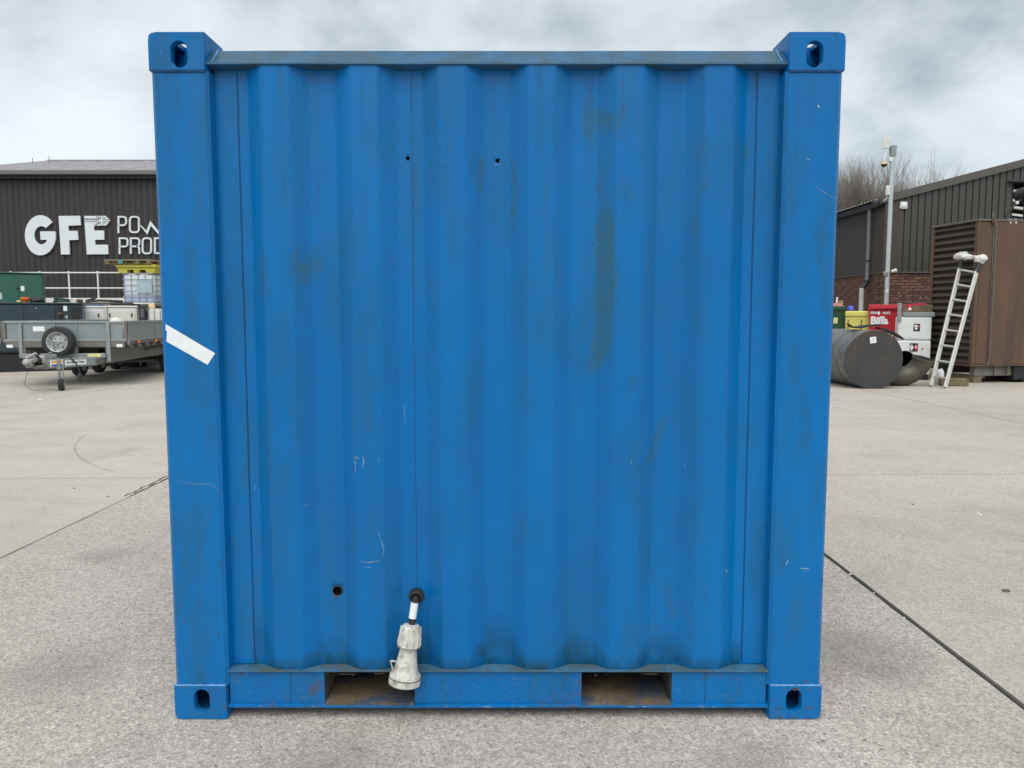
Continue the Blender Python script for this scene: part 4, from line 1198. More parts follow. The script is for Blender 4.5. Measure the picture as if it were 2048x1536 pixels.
# downpipe
px_, py_ = -.12, .62
b = MB().tube([(px_, py_, Z_EV - .15), (px_, py_, Z_CB - .08), (px_ - .005, py_, Z_CB - .18)], .052, 10)
dp = b.build('downpipe', M['pipe_grey'], bld, 40)
MB().tube([(px_ - .005, py_, Z_CB - .181), (px_ - .01, py_, Z_CB - .26), (px_ - .13, py_, Z_CB - .40)], .06, 10).build('pipe_bend', M['gutter'], dp, 40)
MB().tube([(px_ - .13, py_, Z_CB - .39), (px_ - .13, py_, .05)], .062, 10).build('lower_pipe', M['pipe_light'], dp, 40)
MB().lathe([(0, .062), (.05, .062)], (px_, py_, Z_CB + .30), (0, 0, 1), 10).build('pipe_clip', M['gutter'], dp, 40)
# bricks: the gable's visible stretch brick by brick, the rest joined
mw = MB().span((-.012, -.012, 0), (GW, .014, Z_CB - .04)).span((-.012, .0145, 0), (.011, LB, Z_CB - .04)).build('brick_wall', M['mortar'], bld)
bricks = [MB().box((0, 0, 0), (.215, .03, .065), .004).mesh('brick', M[k]) for k in ('brick_a', 'brick_b', 'brick_c')]
rest = MB()
rest_c = MB()
nc = int((Z_CB - .05) / .075)
for c in range(nc):
    z = Z_CB - .078 - c * .075
    for k in range(int(GW / .225)):
        x = .10 + k * .225 + (.1125 if c % 2 else 0)
        if x > GW - .1: continue
        if x < 1.75 and z > 1.0:
            share(random.choice(bricks), 'brick', mw, (x, -.018 + random.uniform(-.002, .002), z))
        else:
            rest.box((x, -.018, z), (.215, .03, .065))
    for k in range(int(LB / .225) - 1):
        y = .12 + k * .225 + (.1125 if c % 2 else 0)
        (rest if (k * 7 + c * 5) % 3 else rest_c).box((-.018, y, z), (.03, .215, .065))
for r_, mm in ((rest, 'brick_a'), (rest_c, 'brick_b')):
    o = r_.build('brickwork', M[mm], mw); o['kind'] = 'stuff'
# pale spots left by old fixings on the brick
sp_ = MB()
for k in range(12):
    x, z = random.uniform(.25, 1.7), Z_CB - random.uniform(.08, .75)
    sp_.box((x, -.034, z), (random.uniform(.02, .05), .004, random.uniform(.015, .04)))
sp_.build('filler_spots', M['stone_spot'], mw)['kind'] = 'stuff'
# bulkhead light
p = at(1805, 411, BY)
wlgt = thing('wall_light', 'white square bulkhead light on the olive gable cladding', 'light', (p.x, BY - .031, p.z))
MB().prism(rounded(-.09, -.09, .09, .09, .035), -.04).build('base', M['white_paint'], wlgt)
MB().lathe([(0, .065), (.02, .06), (.03, .03)], (0, -.0405, 0), (0, -1, 0), 16).build('lens', M['paper'], wlgt, 40)
# vent opening with pale blades and a dark exhaust
vo_ = MB()
vo_.span((OX0, .21, OZ0 - .1), (OX1, 1.5, OZ0)); vo_.span((OX0, .21, OZ1), (OX1, 1.5, OZ1 + .1)); vo_.span((OX0 - .1, .21, OZ0 - .1), (OX0 - .002, 1.5, OZ1 + .1)); vo_.span((OX1 + .002, .21, OZ0 - .1), (OX1 + .1, 1.5, OZ1 + .1)); vo_.span((OX0, 1.5, OZ0), (OX1, 1.55, OZ1))
vo_.build('vent_opening', M['black_paint'], bld)
MB().span((OX0 - .16, -.16, OZ1 + .0), (OX1 + .1, -.032, OZ1 + .05), .01).build('hood', M['clad_dark'], bld)
for k, (za, zb_) in enumerate(((.80, .74), (.52, .46), (.34, .20), (.12, .0))):
    h = OZ1 - OZ0
    b = MB().bar((OX0 - .02, .12, OZ0 + h * za), (OX0 + .75, .05, OZ0 + h * zb_), .16, .055, .0)
    b.build('vent_blade', M['cream_paint'], bld)
p = at(2058, 388, 17.0)
ex = thing('exhaust_pipe', 'dark round exhaust pipe with bracket above the brown canopy', 'exhaust', (p.x, 17.0, 0))
MB().lathe([(0, .17), (.35, .17)], (0, -.1, p.z), (0, 1, 0), 20).build('outlet', M['black_paint'], ex, 40)
q = at(2020, 424, 16.8)
MB().tube([(0, 0, p.z - .15), (0, 0, 3.30)], .09, 12).build('stack', M['black_paint'], ex, 40)
qs, qe = at(2016, 432, 16.9), at(2037, 405, 16.9)
MB().tube([(qs.x - p.x, 0, qs.z), (qe.x - p.x, 0, qe.z), (0, 0, p.z - .06)], .03, 8).build('bracket', M['black_paint'], ex, 40)
MB().box((qe.x - p.x, -.06, qe.z), (.05, .05, .07), .012).build('tag', M['paper'], ex)

# ------------------------------------------------------------------ camera pole
YC = 19.2
pb = at(1774, 700, YC); pt = at(1787, 292, YC)
px0 = at(1777, 500, YC).x
pole = thing('camera_pole', 'tall pale galvanised pole carrying antenna and cameras beside the workshop corner', 'pole', (px0, YC, 0))
MB().tube([(0, 0, 0), (0, 0, pt.z)], .052, 12).build('pole', M['galv_pale'], pole, 40)
MB().box((0, 0, pt.z - .12), (.13, .13, .26), .01).build('clamp', M['galv'], pole)
an = at(1770, 287, YC)
MB().box((an.x - px0, -.05, an.z), (.16, .04, .27), .012, Matrix.Rotation(R(-22), 3, 'Z') @ Matrix.Rotation(R(-6), 3, 'Y')).build('antenna', M['box_grey'], pole)
MB().bar((an.x - px0 + .05, 0, an.z - .07), (.06, 0, pt.z - .03), .03, .035, .005).bar((-.02, 0, pt.z - .03), (.1, 0, pt.z - .03), .05, .03, .004).build('antenna_arm', M['galv'], pole)
dm = at(1767, 328, YC)
dx = dm.x - px0
dome = MB().lathe([(0, .03), (.02, .055), (.09, .085), (.10, .088)], (dx, -.03, dm.z + .08), (0, 0, -1), 18).build('dome_camera', M['dome_tan'], pole, 40)
MB().lathe([(0, .075), (.02, .068), (.05, .04), (.06, .01)], (dx, -.03, dm.z - .021), (0, 0, -1), 16).build('lens', M['black_paint'], dome, 40)
MB().tube([(dx, -.03, dm.z + .07), (dx, -.03, dm.z + .17), (dx + .04, -.02, dm.z + .24), (dx + .1, -.01, dm.z + .23), (dx + .15, 0, dm.z + .15), (dx + .2, 0, dm.z + .10)], .018, 8).box((-.05, -.01, dm.z + .1), (.09, .09, .1), .01).build('camera_bracket', M['white_paint'], pole, 40)
bx_ = at(1775, 381, YC)
MB().box((bx_.x - px0, -.01, bx_.z), (.09, .08, .23), .008).build('junction_box', M['box_grey'], pole)
MB().tube([(bx_.x - px0 + .02, 0, bx_.z - .11), (bx_.x - px0 - .01, .02, bx_.z - .2), (bx_.x - px0 - .06, .05, bx_.z - .24)], .014, 6).build('cable', M['box_grey'], pole, 50)
sc_ = at(1782, 541, YC)
MB().lathe([(0, .03), (.05, .045), (.12, .045), (.13, .03)], (sc_.x - px0 - .02, -.06, sc_.z - .03), Vector((.8, -.5, .25)), 12).build('small_camera', M['white_paint'], pole, 40)
MB().box((-.05, -.02, at(0, 548, YC).z), (.12, .10, .13), .03).build('camera_bracket', M['galv'], pole)
MB().box((-.02, -.056, at(0, 582, YC).z), (.05, .01, .08), .0, Matrix.Rotation(R(20), 3, 'Y')).build('notice', M['paper'], pole)

# ------------------------------------------------------------------ bins
def wheels_for(t, w, d):
    for x in (-w / 2 + .12, w / 2 - .12):
        for y in (.12, d - .12):
            MB().lathe([(-.025, .08), (.025, .08)], (x, y, .08), (1, 0, 0), 12).build('castor', M['black_paint'], t, 40)
YBN = 18.6
# green
a, b_ = at(1640, 630, YBN).x, at(1690, 630, YBN).x
zg = at(0, 612, YBN).z
w = b_ - a
t = thing('wheeled_bin', 'dark green wheeled bin with yellow sticker, left of the yellow bin', 'bin', ((a + b_) / 2, YBN, 0))
MB().add([(-w/2 + .06, .05, .16), (w/2 - .06, .05, .16), (w/2 - .06, .75, .16), (-w/2 + .06, .75, .16), (-w/2, 0, zg - .12), (w/2, 0, zg - .12), (w/2, .8, zg - .12), (-w/2, .8, zg - .12)],
         [(0, 1, 5, 4), (1, 2, 6, 5), (2, 3, 7, 6), (3, 0, 4, 7), (0, 3, 2, 1), (4, 5, 6, 7)]).build('body', M['bin_green'], t)
MB().span((-w / 2 - .02, -.03, zg - .118), (w / 2 + .02, .83, zg), .03).build('lid', M['bin_green'], t)
xs_ = at(1671, 640, YBN).x - (a + b_) / 2; zs_ = at(0, 641, YBN).z
MB().add([(xs_ - .05, .0, zs_ - .07), (xs_ + .05, .0, zs_ - .07), (xs_ + .05, -.012, zs_ + .07), (xs_ - .05, -.012, zs_ + .07)], [(0, 1, 2, 3)]).build('sticker', M['sticker_yellow'], t)
wheels_for(t, w, .8)
# yellow
YA = R(-23)
Cy = at(1689.5, 640, YBN - .1)
fy = face(Cy, YA)
w, zy = fy(1741, 622)
yb = thing('grit_bin', 'pale yellow plastic bin heaped with rubbish between green and red bins', 'bin', (Cy.x + math.cos(YA) * w / 2, Cy.y + math.sin(YA) * w / 2, 0), YA)
ZY2 = zy - .14
MB().add([(-w/2 + .05, .05, .02), (w/2 - .05, .05, .02), (w/2 - .05, .7, .02), (-w/2 + .05, .7, .02), (-w/2 + .015, 0, ZY2), (w/2 - .015, 0, ZY2), (w/2 - .015, .75, ZY2), (-w/2 + .015, .75, ZY2)],
         [(0, 1, 5, 4), (1, 2, 6, 5), (2, 3, 7, 6), (3, 0, 4, 7), (0, 3, 2, 1), (4, 5, 6, 7)]).build('body', M['yellow_bin'], yb)
MB().span((-w / 2, -.03, ZY2 + .001), (w / 2, .78, zy), .03).build('rim', M['yellow_bin'], yb)
for f in (.14, .66):
    MB().span((-w / 2 + f * w - .012, -.008, .5), (-w / 2 + f * w + .012, .03, ZY2 - .06), .004).build('rib', M['wood_dark'], yb)
tag(lump('pink_cloth', (at(1705, 0, YBN).x, YBN + .25, zy + .001), (.17, .16, .13), M['pink'], .35, 8), 'faded pink cloth heaped on the yellow bin', 'cloth')
tag(lump('blue_bag', (at(1729, 0, YBN).x, YBN + .12, zy + .001), (.075, .1, .09), M['blue_bag'], .25, 4), 'bright blue bag on the yellow bin next to the red bin', 'bag')
tag(MB().box((at(1722, 0, YBN).x, YBN + .5, zy + .13), (.09, .12, .26), .006).build('timber_offcut', M['wood']), 'pale timber offcut standing up on the yellow bin', 'timber')
tag(MB().bar((at(1706, 0, YBN).x, YBN + .3, zy + .1), (at(1709, 0, YBN).x, YBN + .33, zy + .34), .025, .04).build('white_stick', M['paper']), 'white stick poking out of the pink cloth', 'stick')
# red
YR = YBN - .45
RA = R(-24.5)
Cr = at(1737, 640, YR)
fr_ = face(Cr, RA)
w = 1.26
zr_ = fr_(1760, 609)[1]
rb = thing('wheeled_bin', 'large red waste bin with white lettering behind the steel drum', 'bin', (Cr.x + math.cos(RA) * w / 2, Cr.y + math.sin(RA) * w / 2, 0), RA)
MB().add([(-w/2 + .07, .06, .2), (w/2 - .07, .06, .2), (w/2 - .07, .9, .2), (-w/2 + .07, .9, .2), (-w/2, .01, zr_ - .16), (w/2, .01, zr_ - .16), (w/2, .95, zr_ - .16), (-w/2, .95, zr_ - .16)],
         [(0, 1, 5, 4), (1, 2, 6, 5), (2, 3, 7, 6), (3, 0, 4, 7), (0, 3, 2, 1), (4, 5, 6, 7)]).build('body', M['red'], rb)
MB().span((-w / 2 - .01, .0, zr_ - .158), (w / 2 + .01, .96, zr_ - .0), .02).build('lid', M['red'], rb)
MB().span((-w / 2 + .05, -.05, zr_ - .11), (w / 2 - .3, -.001, zr_ - .05), .015).build('lid_handle', M['red'], rb)
wheels_for(rb, w, .95)
def rx(px): return fr_(px, 640)[0] - w / 2
def tilt_text(body, px, py, size, bold, sq):
    zt_ = fr_(px, py)[1]
    o = text_part('lettering', body, size, .002, M['paper'], rb, (rx(px), .004, zt_), 0, bold, sq)
    o.location.y = .012 + (zr_ - .16 - zt_) * .036 - .008
    return o
tilt_text('Biffa', 1758.5, 641.5, .235, .012, .92)
tilt_text('GENERAL', 1748, 625.5, .07, .003, .55)
tilt_text('WASTE', 1772.5, 626, .075, .003, .65)
z = fr_(1757, 626)[1]
MB().prism([(rx(1757) - .035, z), (rx(1757), z + .055), (rx(1757) + .035, z), (rx(1757), z - .055)], -.004, Matrix.Translation((0, .006, 0))).build('diamond_sticker', M['paper'], rb)

# ------------------------------------------------------------------ white steel cabinet in front of the red bin
YW = 16.5
WA = R(-24)
Cw = at(1794, 680, YW)
wf = face(Cw, WA)
w = wf(1862, 680)[0]
def wp(px, py):
    x, z = wf(px, py); return Vector((x - w / 2, 0, z))
z0, z1 = .12, wp(1830, 634).z
wc = thing('fuel_tank', 'white steel fuel tank with hazard stickers and grey top frame', 'tank', (Cw.x + math.cos(WA) * w / 2, Cw.y + math.sin(WA) * w / 2, 0), WA)
zm_ = wp(1830, 681).z
MB().span((-w/2, 0, zm_ + .012), (w/2, 1.1, z1), .03, 2).build('upper_panel', M['white_paint'], wc)
MB().span((-w/2 + .01, .02, zm_ - .001), (w/2 - .01, 1.08, zm_ + .011)).build('joint_strip', M['pipe_light'], wc)
MB().span((-w/2, 0, z0), (w/2, 1.1, zm_ - .002), .03, 2).build('lower_panel', M['white_paint'], wc)
for y in (.12, .98):
    MB().span((-w/2 + .02, y - .06, 0), (w/2 - .02, y + .06, z0 - .001)).build('skid', M['black_paint'], wc)
MB().span((-w/2 + .10, -.01, z1 + .002), (w/2 + .05, .5, z1 + .10), .012).build('top_frame', M['galv'], wc)
xk = wp(1797, 640).x
MB().span((xk - .03, -.05, wp(1830, 643).z), (xk + .05, -.002, wp(1830, 606).z), .01).build('side_bracket', M['galv'], wc)
MB().bar((xk + .06, .05, wp(1830, 606).z), (xk + .62, .05, wp(1830, 607).z), .05, .035, .008).build('lid_bar', M['gutter'], wc)
MB().bar((xk + .14, .02, wp(1830, 610).z), (xk + .50, .02, wp(1830, 608).z), .04, .04, .006).bar((xk + .20, .0, wp(1830, 611).z), (xk + .20, .0, wp(1830, 621).z), .03, .085, .006).build('red_lever', M['red'], wc)
MB().prism([(xk + .165, wp(1830, 620).z), (xk + .245, wp(1830, 620).z), (xk + .205, wp(1830, 615).z + .02)], -.006, Matrix.Translation((0, -.026, 0))).build('warning_triangle', M['paper'], wc)
MB().span((xk + .1, .52, z1 + .003), (w / 2 + .05, .56, wp(1830, 609).z), .0).build('back_board', M['wood_dark'], wc)
def sticker(px0, py0, px1, py1, material, name='sticker', off=.002, parent=wc):
    cx = 0
    p0, p1 = wp(px0, py1), wp(px1, py0)
    return MB().span((p0.x - cx, -off - .002, p0.z), (p1.x - cx, -off, p1.z)).build(name, M[material], parent)
s1 = sticker(1826.5, 647.5, 1840.5, 662.5, 'ink', 'warning_sticker')
sticker(1828.5, 650, 1836, 654, 'paper', 'print_block', .0045, s1); sticker(1829.5, 655, 1835, 659, 'paper', 'print_block', .0045, s1); sticker(1837.5, 650, 1839.5, 656, 'red_print', 'print_block', .0045, s1)
s2 = sticker(1819, 686.5, 1836, 703, 'ink', 'hazard_sticker')
for px, mm in ((1823.3, 'paper'), (1831.8, 'red_print')):
    c = wp(px, 695); cx = c.x
    MB().prism([(cx - .038, c.z), (cx, c.z + .075), (cx + .038, c.z), (cx, c.z - .075)], -.002, Matrix.Translation((0, -.0045, 0))).build('hazard_diamond', M[mm], s2)
c = wp(1831.8, 693.5); cx = c.x
MB().prism([(cx - .012, c.z - .02), (cx - .016, c.z + .005), (cx, c.z + .035), (cx + .014, c.z + .005), (cx + .010, c.z - .02)], -.001, Matrix.Translation((0, -.0068, 0))).build('flame_mark', M['paper'], s2)
c = wp(1823.3, 695); cx = c.x
MB().stroke([(cx - .012, c.z - .02), (cx + .004, c.z + .02)], .008, .001, mtx=Matrix.Translation((0, -.0075, 0))).build('tree_mark', M['ink'], s2)
sticker(1843, 692, 1846, 702, 'paper', 'lock_plate')
MB().box((wp(1845, 697).x, -.012, wp(1830, 697).z), (.02, .014, .04), .003).build('lock', M['ink'], wc)

# ------------------------------------------------------------------ big steel drum lying down
c0 = at(1747, 718.5, 14.35)
RD = .548
ddir = Vector((-.015, 1, 0)).normalized()
drum = thing('steel_drum', 'large dark steel drum lying on its side with a white label', 'drum', (c0.x, 14.35, 0))
MB().lathe([(0.004, RD - .002), (.02, RD), (2.7, RD)], (0, 0, RD), ddir, 72, (False, True)).build('shell', M['steel_pipe'], drum, 35)
MB().lathe([(-.012, RD - .006), (-.004, RD + .004), (.003, RD + .004)], (0, 0, RD), ddir, 72, (True, True)).build('end_plate', M['steel_dark'], drum, 35)
lab = at(1747, 680, 14.33)
MB().box((lab.x - c0.x - .005, -.016, lab.z), (.115, .002, .115), 0, Matrix.Rotation(R(-8), 3, 'Y')).build('label', M['paper'], drum)
ll = MB()
for k in range(4):
    ll.box((lab.x - c0.x - .005 + .006 * (k - 1.5) * -.14, -.0176, lab.z + .03 - .018 * k), (.07 - .012 * (k % 2), .0006, .004), 0, Matrix.Rotation(R(-8), 3, 'Y'))
ll.build('label_print', M['pipe_grey'], drum)
MB().lathe([(.30, RD + .0005), (.303, RD + .006), (.312, RD + .006), (.315, RD + .0005)], (0, 0, RD), ddir, 60, (False, False)).build('weld_ring', M['elbow'], drum, 35)
MB().lathe([(1.50, RD + .0005), (1.503, RD + .006), (1.512, RD + .006), (1.515, RD + .0005)], (0, 0, RD), ddir, 60, (False, False)).build('weld_ring', M['elbow'], drum, 35)
# strips of rubber lying over the drum
def sheet(name, pts, width, th, material, label, cat):
    """A bent strip: pts are (x, y, z) along its length, width along y."""
    b = MB()
    vs, fs = [], []
    n = len(pts)
    for x, y, z, w_ in pts:
        vs += [(x, y - w_ / 2, z), (x, y + w_ / 2, z + .01), (x, y + w_ / 2, z + th), (x, y - w_ / 2, z + th * .8)]
    for i in range(n - 1):
        for k in range(4):
            fs.append((4 * i + k, 4 * i + (k + 1) % 4, 4 * i + 4 + (k + 1) % 4, 4 * i + 4 + k))
    fs += [(0, 3, 2, 1), (4 * n - 4, 4 * n - 3, 4 * n - 2, 4 * n - 1)]
    b.add(vs, fs)
    return tag(b.build(name, material, None, 50), label, cat)
Yd = 14.9
zd = 2 * RD
pts = []
for px, py, w_ in ((1695, 647, .06), (1700, 652, .2), (1708, 654.5, .3), (1716, 654.5, .34), (1726, 652, .34), (1738, 650.5, .30), (1750, 650, .24), (1762, 649, .06)):
    p = at(px, py, Yd)
    zz = max(p.z - .02, RD + math.sqrt(max(0, RD**2 - (p.x - c0.x)**2)) + .004)
    pts.append((p.x, Yd, zz, w_))
sheet('rubber_offcut', pts, .3, .03, M['rubber'], 'black curled rubber offcut draped over the top of the steel drum', 'rubber')
pts = []
for px, py, w_ in ((1756, 657, .2), (1766, 659, .24), (1778, 664, .24), (1790, 669.5, .22), (1800, 675.5, .16), (1806, 678.5, .05)):
    p = at(px, py, 14.75)
    pts.append((p.x, 14.75, p.z - .015, w_))
sheet('rubber_strip', pts, .2, .045, M['black_paint'], 'stiff black strip with two bright spots leaning off the drum shoulder', 'strip')
for px, py in ((1778.5, 669), (1784.5, 672)):
    p = at(px, py, 14.6)
    tag(MB().box((p.x, 14.60, p.z), (.024, .01, .03), .004, Matrix.Rotation(R(30), 3, 'Y')).build('white_tag', M['paper']), 'left white tag on the black strip over the drum' if px < 1780 else 'right white tag on the black strip over the drum', 'tag')

# ------------------------------------------------------------------ steel elbow
ec = at(1806, 712, 14.9)
el = thing('pipe_elbow', 'brown steel pipe elbow curving on the ground between drum and ladder', 'pipe', (ec.x, 14.9, 0))
RP, RE = .185, .40
cz = RP + RE - .01
pts = []
for k in range(21):
    a_ = R(-168 + 162 * k / 20)
    pts.append((RE * math.cos(a_), .10 * math.sin(a_) * -1, cz + RE * math.sin(a_)))
MB().tube(pts, RP, 28, caps=False).build('bend', M['elbow'], el, 40)
MB().tube(pts, RP - .012, 28, caps=True).build('bore', M['black_paint'], el, 40)
e0 = pts[-1]; 
tg = (Vector(pts[-1]) - Vector(pts[-2])).normalized()
MB().lathe([(-.02, RP + .012), (.012, RP + .012), (.014, RP - .004)], e0, tg, 28, (False, False)).build('flange_lip', M['elbow'], el, 40)
# open pipe behind it
oc = at(1809, 728, 15.6)
op = thing('open_pipe', 'short pale pipe with dark open end behind the steel elbow', 'pipe', (oc.x, 15.6, 0))
MB().lathe([(.9, .27), (0, .27), (-.008, .262), (0, .252), (.88, .25)], (0, 0, .27 + .13), Vector((-.12, 1, 0)), 32, (True, True)).build('wall', M['pipe_light'], op, 40)
MB().lathe([(.01, .2495), (.5, .249)], (0, 0, .40), Vector((-.12, 1, 0)), 32, (False, True)).build('bore', M['black_paint'], op, 40)
for y in (.1, .75):
    MB().span((-.2, y - .05, 0), (.2, y + .05, .136)).build('bearer', M['wood_dark'], op)

# ------------------------------------------------------------------ brown louvred canopy
cx, cy = at(1949, 600, 15.5).x, 15.5
RZ = R(9)
cn = thing('plant_canopy', 'tall rust brown plant enclosure with louvred side behind the ladder', 'enclosure', (cx, cy, 0), RZ)
ZC0, ZC1 = at(1949, 731, 15.5).z, at(1949, 439, 15.5).z
LW, FW = 1.30, 5.0
h = ZC1 - ZC0
# body: walls behind louvre, front panels
MB().span((.05, .06, ZC0 + .02), (FW, LW, ZC1 - .03)).build('inner_body', M['black_paint'], cn)
x1 = .36
MB().span((.075, -.012, ZC0 + .03), (x1 - .03, .055, ZC1 - .04), .006).build('front_panel', M['canopy_brown'], cn)
MB().span((x1 + .03, -.02, ZC0 + .02), (1.75, .055, ZC1 - .03), .006).build('front_door', M['canopy_brown'], cn)
MB().span((1.77, -.02, ZC0 + .02), (3.3, .055, ZC1 - .03), .006).build('front_door', M['canopy_brown'], cn)
MB().span((3.32, -.02, ZC0 + .02), (FW, .055, ZC1 - .03), .006).build('front_door', M['canopy_brown'], cn)
MB().span((x1 - .028, -.028, ZC0 + .01), (x1 + .028, .054, ZC1 - .02), .006).tube([(x1 + .0, -.05, ZC0 + .1), (x1 + .0, -.05, ZC1 - .1)], .014, 8).build('door_post', M['canopy_trim'], cn, 40)
hg = MB().box((x1 - .06, -.04, ZC1 - .02), (.08, .05, .12), .01)
lift = hg.build('lifting_plate', M['canopy_brown'], cn)
MB().tube([(x1 - .09, -.04, ZC1 + .03), (x1 - .09, -.04, ZC1 + .10), (x1 - .06, -.04, ZC1 + .13), (x1 - .03, -.04, ZC1 + .10), (x1 - .03, -.04, ZC1 + .03)], .010, 6).build('lifting_eye', M['canopy_trim'], lift, 50)
MB().span((-.03, -.03, ZC1 - .028), (FW + .03, LW + .02, ZC1 + .012), .008).build('roof_panel', M['canopy_trim'], cn)
MB().span((-.02, -.02, ZC0 - .02), (FW + .02, LW, ZC0 + .018), .006).build('floor_frame', M['canopy_brown'], cn)
MB().span((-.012, -.014, ZC0 + .02), (.07, .07, ZC1 - .03), .006).build('corner_post', M['canopy_brown'], cn)
MB().span((-.012, LW - .06, ZC0 + .02), (.07, LW, ZC1 - .03), .006).build('corner_post', M['canopy_brown'], cn)
nb = 21
bl = MB().box((0, 0, 0), (.085, LW - .14, .012), .002, Matrix.Rotation(R(42), 3, 'Y')).box((-.031, 0, .036 - .008), (.008, LW - .14, .022), .001).mesh('louvre_blade', M['louvre_brown'])
bl2 = MB().box((0, 0, 0), (.10, LW - .135, .010), .002, Matrix.Rotation(R(-48), 3, 'Y')).box((-.036, 0, -.048), (.008, LW - .135, .03), .001).mesh('louvre_blade', M['louvre_brown'])
for k in range(nb):
    share(bl2, 'louvre_blade', cn, (.03, LW / 2, ZC0 + .10 + (h - .17) * k / (nb - 1)))
MB().span((.048, .07, ZC0 + .03), (.0495, LW - .06, ZC1 - .04)).build('louvre_back', M['black_paint'], cn)
# marks on the door
for px, py, s in ((2019, 443, 'v'), (2031, 443, 'u')):
    p = at(px, py, 15.62); q = Matrix.Rotation(-RZ, 3, 'Z') @ (p - Vector((cx, cy, 0)))
    b = MB()
    if s == 'v': b.stroke([(q.x - .035, q.z + .05), (q.x, q.z - .04), (q.x + .04, q.z + .04)], .022, .002, mtx=Matrix.Translation((0, -.0225, 0))).stroke([(q.x, q.z - .02), (q.x, q.z + .05)], .014, .0015, mtx=Matrix.Translation((0, -.0245, 0)))
    else: b.prism([(q.x - .03, q.z + .05), (q.x + .02, q.z + .05), (q.x + .03, q.z - .03), (q.x + .0, q.z - .05), (q.x - .025, q.z - .01)], .002, Matrix.Translation((0, -.0225, 0)))
    b.build('lifting_mark', M['galv_pale'], cn)
b = MB()
for k in range(26):
    x, z = random.uniform(.45, 1.6), random.uniform(ZC0 + .1, ZC1 - .2)
    s = random.choice((.006, .008, .012))
    b.box((x, -.0215, z), (s, .002, s * random.uniform(1, 3)))
for k in range(9):
    b.box((.72 + .05 * k + random.uniform(-.02, .02), -.0215, ZC0 + random.uniform(.1, .7)), (.005, .002, random.uniform(.1, .3)))
o = b.build('paint_chips', M['canopy_trim'], cn); o['kind'] = 'stuff'
# skids and chassis underneath
for y in (.15, LW - .2):
    MB().span((.15, y - .07, .14), (FW, y + .07, ZC0 - .022), .01).build('skid', M['galv_dirty'], cn)
for x in (.25, 1.4, 2.6):
    MB().span((x - .09, .1, .0), (x + .09, LW - .15, .138)).build('bearer', M['wood_dark'], cn)
MB().span((1.0, .02, .06), (FW, .5, ZC0 - .024), .01).build('drip_tray', M['black_paint'], cn)
for x in (.55, .85):
    MB().span((x - .012, .0, .16), (x + .012, .04, ZC0 - .022)).build('strut', M['canopy_trim'], cn)

# ------------------------------------------------------------------ ladder
bl_, br_, tl_, tr_ = at(1862, 773, 14.78), at(1890, 779, 14.45), at(1921, 531, 15.75), at(1955, 537, 15.44)
bl_.z = br_.z = .012
lad = thing('ladder', 'aluminium ladder with rag wrapped tops leaning on the brown enclosure', 'ladder', ((bl_.x + br_.x) / 2, (bl_.y + br_.y) / 2, 0))
o0 = Vector(lad.location)
wdir = (br_ - bl_).normalized()
for p, q in ((bl_, tl_), (br_, tr_)):
    MB().bar(p - o0, q - o0, .034, .085, .005, up=wdir.cross((q - p).normalized())).build('stile', M['alu'], lad)
    MB().bar(p - o0 - (q - p).normalized() * .0, p - o0 + (q - p).normalized() * .025, .033, .080, .005, up=wdir.cross((q - p).normalized())).build('foot', M['rubber'], lad)
    d = (q - p).normalized()
    MB().tube([q - o0 - d * .09, q - o0 + d * .14], [.044, .055], 12).build('rubber_sleeve', M['rubber'], lad, 40)
for k in range(8):
    f = .075 + k * .127
    MB().tube([bl_ - o0 + (tl_ - bl_) * f, br_ - o0 + (tr_ - br_) * f], .021, 8).build('rung', M['alu'], lad, 40)
for q, p, s in ((tl_, bl_, 2), (tr_, br_, 6)):
    d = (q - p).normalized()
    c = q + d * .22
    o = lump('rag', c - o0, (.155 if s == 2 else .115, .12, .10), M['cloth_white'], .35, s, flat=False)
    o.parent = lad
o = lump('rag', (tl_ + tr_) / 2 - o0 + Vector((-.04, 0, .20)), (.15, .06, .05), M['cloth_white'], .4, 11, flat=False); o.parent = lad
p = at(1921, 767, 14.75)
bmx = MB().box((0, 0, .075), (.50, .16, .15), .02, seg=2)
o = tag(bmx.build('timber_block', M['wood_dark']), 'mossy weathered timber block on the ground by the ladder foot', 'timber')
o.location = (p.x - .02, 14.95, 0); o.rotation_euler = (0, 0, R(-14))
p = at(1881, 742, 15.2)
o = lump('plastic_bag', (p.x, 15.25, .0), (.09, .09, .22), M['bag_white'], .45, 9)
tag(o, 'crumpled white plastic bag on the ground behind the ladder', 'bag')

